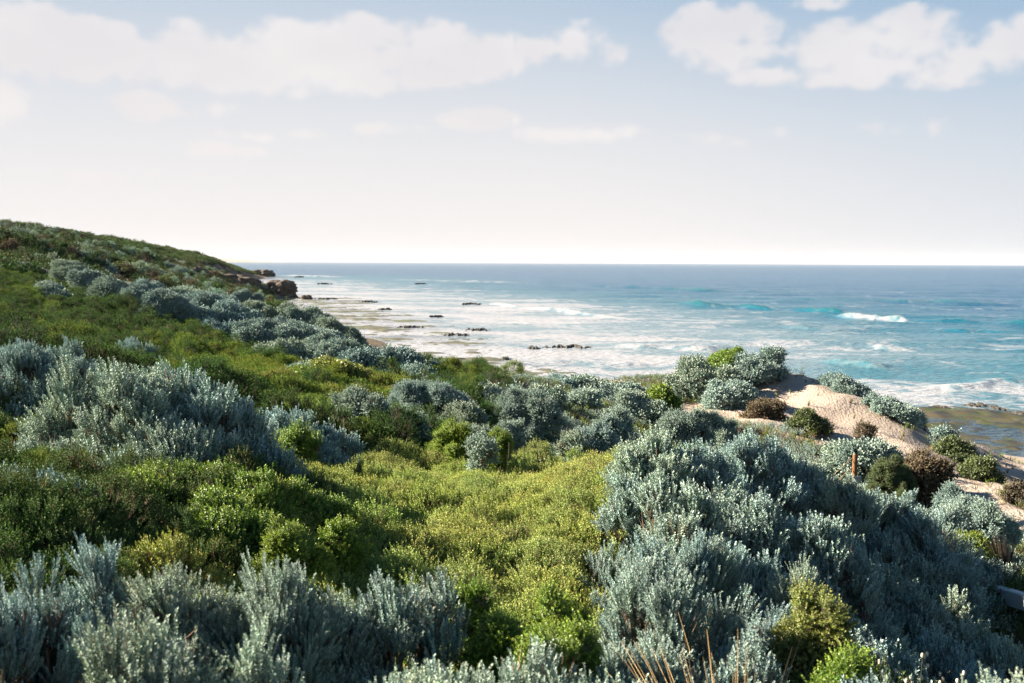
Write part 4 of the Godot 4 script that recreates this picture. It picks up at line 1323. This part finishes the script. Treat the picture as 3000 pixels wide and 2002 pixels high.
func _ready() -> void:
	# ---- camera, sky, sun, exposure
	var cam := Camera3D.new()
	cam.name = "camera"
	cam.fov = 38.0
	cam.far = 40000.0
	cam.near = 0.05
	cam.position = Vector3(0, EYE, 0)
	cam.rotation_degrees = Vector3(-4.57, 0, 0.24)
	var lens := CameraAttributesPhysical.new()
	lens.frustum_focal_length = 34.85
	lens.frustum_near = 0.05
	lens.frustum_far = 40000.0
	lens.frustum_focus_distance = 13.0
	lens.exposure_aperture = 4.5
	cam.attributes = lens
	add_child(cam)
	cam.current = true
	var we := WorldEnvironment.new()
	we.name = "environment"
	var env := Environment.new()
	env.background_mode = Environment.BG_SKY
	env.tonemap_mode = Environment.TONE_MAPPER_LINEAR
	env.tonemap_exposure = 5.3
	env.sdfgi_enabled = true
	env.ssao_enabled = true
	env.ssil_enabled = true
	var sky := Sky.new()
	var pano := PanoramaSkyMaterial.new()
	pano.panorama = build_sky()
	pano.energy_multiplier = 0.184
	sky.sky_material = pano
	env.sky = sky
	env.fog_enabled = true
	env.fog_density = 0.000022
	env.fog_light_color = Color(0.93, 0.93, 0.95)
	we.environment = env
	add_child(we)
	var sun := DirectionalLight3D.new()
	sun.name = "sun"
	sun.light_energy = 1.6
	sun.light_angular_distance = 0.6
	sun.light_color = Color(1.0, 0.95, 0.87)
	sun.shadow_enabled = true
	add_child(sun)
	var a := deg_to_rad(SUN_AZIMUTH)
	var e := deg_to_rad(SUN_HEIGHT)
	sun.look_at_from_position(Vector3(sin(a) * cos(e), sin(e), -cos(a) * cos(e)) * 50.0, Vector3.ZERO)
	# ---- setting
	noise_a.seed = 21
	noise_a.frequency = 0.05
	noise_a.fractal_octaves = 3
	noise_b.seed = 34
	noise_b.frequency = 0.03
	noise_b.fractal_octaves = 3
	noise_c.seed = 55
	noise_c.frequency = 0.05
	noise_c.fractal_octaves = 3
	cells.seed = 8
	cells.noise_type = FastNoiseLite.TYPE_CELLULAR
	cells.frequency = 1.1
	cells.cellular_return_type = FastNoiseLite.RETURN_DISTANCE
	cells.fractal_type = FastNoiseLite.FRACTAL_NONE
	survey()
	build_ground()
	print("ground ", Time.get_ticks_msec())
	build_sea()
	shelf(-64, 6, -78, -275, 0.75, false)
	shelf(12, 62, -47, -84, 0.33, true)
	print("sea ", Time.get_ticks_msec())
	make_sprays()
	sprigs["straw"] = [[blade_tuft(1, 40, 1.0, 0.7, 0.02, Color(0.36, 0.27, 0.14)), blade_tuft(2, 40, 1.0, 0.7, 0.02, Color(0.33, 0.26, 0.12)), blade_tuft(3, 40, 1.0, 0.6, 0.02, Color(0.30, 0.27, 0.12))], [], []]
	build_far_hills()
	build_rocks()
	build_low_growth()
	print("low growth ", Time.get_ticks_msec())
	var n := 0
	for row in PLANTS:
		shrub(row, n)
		n += 1
	print("shrubs ", Time.get_ticks_msec())
	build_details()

func build_far_hills() -> void:
	# a long low cape about nine kilometres down the coast
	var v := PackedVector3Array()
	var c := PackedColorArray()
	var w := 90
	for j in 4:
		for i in w:
			var t := float(i) / (w - 1)
			var az := deg_to_rad(lerpf(-34.0, -11.2, t))
			var prof := sm(1.0, 0.55, t) * (62.0 + 26.0 * sm(0.75, 0.4, t)) + 14.0 * noise_b.get_noise_2d(t * 120.0, 3.0) * sm(1.0, 0.9, t)
			var dist := 8600.0 + 350.0 * j
			var y: float = [-14.0, 0.55, 1.0, 0.2][j] * (prof if j else 1.0) - 4.0
			v.append(Vector3(sin(az) * dist, y, -cos(az) * dist))
			c.append(Color(0.20, 0.20, 0.16))
	var o := put("distant_hills", smooth_mesh(v, c, flip(grid_index(w, 4))), mats.rock, self)
	tag(o, "", "", "", "structure")

func build_rocks() -> void:
	for k in LEDGES.size():
		var l: Array = LEDGES[k]
		var hgt: float = l[4]
		var m: Mesh = rock_mesh(Vector3(l[2], hgt, l[3]), 300 + k, 0.6, Color(0.085, 0.066, 0.05), 0.05, 44, 26) if l[5] == "boulder" else ledge_mesh(l[2], l[3], hgt, 300 + k)
		var o := put(l[5], m, mats.rock, self)
		o.position = Vector3(l[0], hgt * 0.15 + l[8], l[1])
		o.rotation.y = 0.05 * sin(k * 2.3)
		tag(o, l[6], "rock", l[7])

func ledge_mesh(half: float, deep: float, hgt: float, seed_: int) -> ArrayMesh:
	# a low ragged reef edge, broken by gaps, that dips under the water all round
	var f := FastNoiseLite.new()
	f.seed = seed_
	f.frequency = 1.0
	f.fractal_octaves = 4
	var w := 64
	var h := 12
	var v := PackedVector3Array()
	var c := PackedColorArray()
	for j in h:
		for i in w:
			var a := float(i) / (w - 1) * 2.0 - 1.0
			var b := float(j) / (h - 1) * 2.0 - 1.0
			var x := a * half
			var z := -b * deep + deep * 1.6 * f.get_noise_2d(a * 2.2, 7.0)
			var n := f.get_noise_2d(x * 1.7 / maxf(deep, 0.5), z * 1.5 / maxf(deep, 0.5))
			var gap := f.get_noise_2d(a * 5.0, 40.0)
			var y := hgt * (1.05 * (1.0 - pow(absf(a), 2.5)) * (1.0 - b * b) + 0.75 * n + 1.3 * minf(gap, 0.1) - 0.5)
			y = minf(y, hgt * (0.42 + 0.2 * n))
			v.append(Vector3(x, y, z))
			var k := clampf(0.5 + 1.3 * n, 0, 1)
			c.append(Color(0.022, 0.021, 0.021).lerp(Color(0.055, 0.05, 0.042), k))
	return smooth_mesh(v, c, flip(grid_index(w, h)))

func build_details() -> void:
	tussock("straw_tussock", "straw-coloured grass tussock at the bottom edge", Vector2(0.84, -3.50), 0.93, 190, Color(0.33, 0.23, 0.115), 0.75, 40)
	tussock("straw_tussock", "orange straw tussock at the far right corner of the meadow", Vector2(1.26, -12.50), 0.55, 130, Color(0.34, 0.22, 0.10), 0.8, 41)
	tussock("straw_tussock", "pale straw tussock beside the small round silver bush", Vector2(0.45, -14.20), 0.5, 120, Color(0.36, 0.26, 0.13), 0.8, 42)
	tussock("straw_tussock", "straw tussock between the small round bush and the orange one", Vector2(0.97, -14.00), 0.4, 90, Color(0.36, 0.25, 0.13), 0.8, 43)
	tussock("drooping_grass", "large dark drooping grass clump above the kerb at the right edge", Vector2(5.76, -11.30), 0.75, 260, Color(0.085, 0.055, 0.035), 1.1, 44)
	tussock("straw_tussock", "thin straw grass on the dune rim above the dark brown bush", Vector2(10.41, -24.00), 0.5, 80, Color(0.30, 0.21, 0.10), 0.6, 45)
	tussock("straw_tussock", "brown grass clump below the sandy track", Vector2(9.20, -19.00), 0.5, 100, Color(0.22, 0.16, 0.08), 0.7, 46)
	kerb(Vector3(5.52, 6.10, -12.60), Vector3(5.28, 6.65, -9.40))
	post(Vector3(7.21, 0, -20.60), 6.00)
	seed_heads(Vector2(1.95, -4.50))
	stalk("dark dead stalk in the upper meadow", Vector2(-0.07, -12.00), 0.8, Color(0.06, 0.05, 0.04), 10)
	stalk("short dark dead stalk beside the taller dead one", Vector2(-0.22, -11.50), 0.55, Color(0.07, 0.055, 0.04), 11)

func box_mesh(size: Vector3, bevel: float, col: Color) -> ArrayMesh:
	# a chamfered bar, centred
	var v := PackedVector3Array()
	var c := PackedColorArray()
	var nn := PackedVector3Array()
	var idx := PackedInt32Array()
	var h := size * 0.5
	var ring := [Vector2(-h.x, -h.y), Vector2(-h.x, h.y - bevel), Vector2(-h.x + bevel, h.y), Vector2(h.x - bevel, h.y), Vector2(h.x, h.y - bevel), Vector2(h.x, -h.y)]
	var n := ring.size()
	for k in n:
		var p: Vector2 = ring[k]
		var q: Vector2 = ring[(k + 1) % n]
		var out := Vector3(-(q.y - p.y), q.x - p.x, 0).normalized()
		var a := v.size()
		for w in [Vector3(p.x, p.y, -h.z), Vector3(q.x, q.y, -h.z), Vector3(p.x, p.y, h.z), Vector3(q.x, q.y, h.z)]:
			v.append(w)
			nn.append(out)
			c.append(col)
		idx.append_array(PackedInt32Array([a, a + 1, a + 2, a + 1, a + 3, a + 2]))
	for s in [-1.0, 1.0]:
		var a := v.size()
		for k in n:
			v.append(Vector3(ring[k].x, ring[k].y, h.z * s))
			nn.append(Vector3(0, 0, s))
			c.append(col)
		for k in range(1, n - 1):
			idx.append_array(PackedInt32Array([a, a + k, a + k + 1]))
	return array_mesh(v, nn, c, idx)

func kerb(a: Vector3, b: Vector3) -> void:
	var root := base("path_edging", (a + b) * 0.5)
	tag(root, "pale weathered edging of a path running down at the right edge", "kerb")
	var dir := (b - a)
	root.look_at_from_position((a + b) * 0.5 + Vector3(0, -0.06, 0), b, Vector3.UP)
	var n := 3
	var l := dir.length() / n
	for k in n:
		var o := put("edging_board", box_mesh(Vector3(0.13, 0.16, l - 0.012), 0.012, Color(0.42, 0.40, 0.37)), mats.rock, root)
		o.position = Vector3(0, 0, -dir.length() * 0.5 + l * (k + 0.5))
	for k in 4:
		var o := put("stake", box_mesh(Vector3(0.06, 0.55, 0.06), 0.006, Color(0.30, 0.27, 0.23)), mats.bark, root)
		o.position = Vector3(0.098, -0.24, -dir.length() * 0.48 + dir.length() * 0.96 * k / 3.0)

func post(at: Vector3, top: float) -> void:
	var g := ground(at.x, at.z)
	var root := base("fence_post", Vector3(at.x, g - 0.1, at.z))
	tag(root, "weathered orange-brown wooden post with a grey tag among dune bushes", "post")
	var v := PackedVector3Array()
	var nn := PackedVector3Array()
	var c := PackedColorArray()
	var idx := PackedInt32Array()
	var h := top - g + 0.1
	tube(v, nn, c, idx, [Vector3(0, 0, 0), Vector3(0.01, h * 0.5, 0), Vector3(0.015, h - 0.02, 0), Vector3(0.015, h, 0)], 0.058, 0.048, Color(0.17, 0.09, 0.045), 9)
	tube(v, nn, c, idx, [Vector3(0.015, h - 0.001, 0), Vector3(0.015, h + 0.012, 0)], 0.048, 0.002, Color(0.22, 0.12, 0.06), 9)
	put("pole", array_mesh(v, nn, c, idx), mats.bark, root)
	var tagm := put("marker_tag", box_mesh(Vector3(0.17, 0.15, 0.02), 0.015, Color(0.36, 0.36, 0.38)), mats.rock, root)
	tagm.position = Vector3(0.05, h - 0.52, 0.072)
	for k in 2:
		v = PackedVector3Array()
		nn = PackedVector3Array()
		c = PackedColorArray()
		idx = PackedInt32Array()
		tube(v, nn, c, idx, [Vector3(-0.05, h - 0.08 - 0.2 * k, 0), Vector3(-0.35, h - 0.3 - 0.2 * k, 0.12), Vector3(-0.75, h - 0.62 - 0.2 * k, 0.25)], 0.006, 0.006, Color(0.30, 0.19, 0.10), 5)
		put("wire", array_mesh(v, nn, c, idx), mats.bark, root)

func stalk(label: String, at: Vector2, h: float, col: Color, seed_: int) -> void:
	var rng := RandomNumberGenerator.new()
	rng.seed = seed_
	var root := base("reed_stalk", Vector3(at.x, ground(at.x, at.y) - 0.01, at.y))
	tag(root, label, "reed", "lone stalks standing out of the meadow")
	var lean := Vector3(rng.randf_range(-0.14, 0.14), 0, rng.randf_range(-0.1, 0.1))
	var v := PackedVector3Array()
	var nn := PackedVector3Array()
	var c := PackedColorArray()
	var idx := PackedInt32Array()
	tube(v, nn, c, idx, [Vector3.ZERO, Vector3(lean.x * 0.3, h * 0.5, lean.z * 0.3), Vector3(lean.x, h, lean.z)], 0.004, 0.002, col, 5)
	put("stem", array_mesh(v, nn, c, idx), mats.dry, root)
	v = PackedVector3Array()
	nn = PackedVector3Array()
	c = PackedColorArray()
	idx = PackedInt32Array()
	var top := Vector3(lean.x, h, lean.z)
	tube(v, nn, c, idx, [top - Vector3(0, h * 0.22, 0) - lean * 0.25, top - Vector3(0, h * 0.1, 0), top + Vector3(0, 0.02, 0)], 0.003, 0.007, Color(col.r * 1.2, col.g * 1.0, col.b), 6)
	put("seed_spike", array_mesh(v, nn, c, idx), mats.dry, root)

func seed_heads(at: Vector2) -> void:
	var rng := RandomNumberGenerator.new()
	rng.seed = 9
	for k in 34:
		var x := at.x + rng.randfn(0.0, 0.16)
		var z := at.y + rng.randfn(0.0, 0.16)
		var g := ground(x, z)
		var root := base("seed_head_grass", Vector3(x, g - 0.01, z))
		tag(root, "thin grass stem with a fluffy cream seed head at the bottom right", "grass", "grass with cream seed heads", "thing")
		var h := rng.randf_range(0.52, 0.76)
		var lean := Vector3(rng.randf_range(-0.12, 0.12), h, rng.randf_range(-0.1, 0.1))
		var v := PackedVector3Array()
		var nn := PackedVector3Array()
		var c := PackedColorArray()
		var idx := PackedInt32Array()
		tube(v, nn, c, idx, [Vector3.ZERO, lean * Vector3(0.4, 0.55, 0.4), lean], 0.0014, 0.0008, Color(0.16, 0.13, 0.07), 4)
		put("stem", array_mesh(v, nn, c, idx), mats.dry, root)
		var head := put("seed_head", rock_mesh(Vector3(0.0062, 0.0105, 0.0062), 500 + k % 5, 0.25, Color(0.55, 0.48, 0.36), 0.0, 10, 8), mats.dry, root)
		head.position = lean + Vector3(0, 0.010, 0)
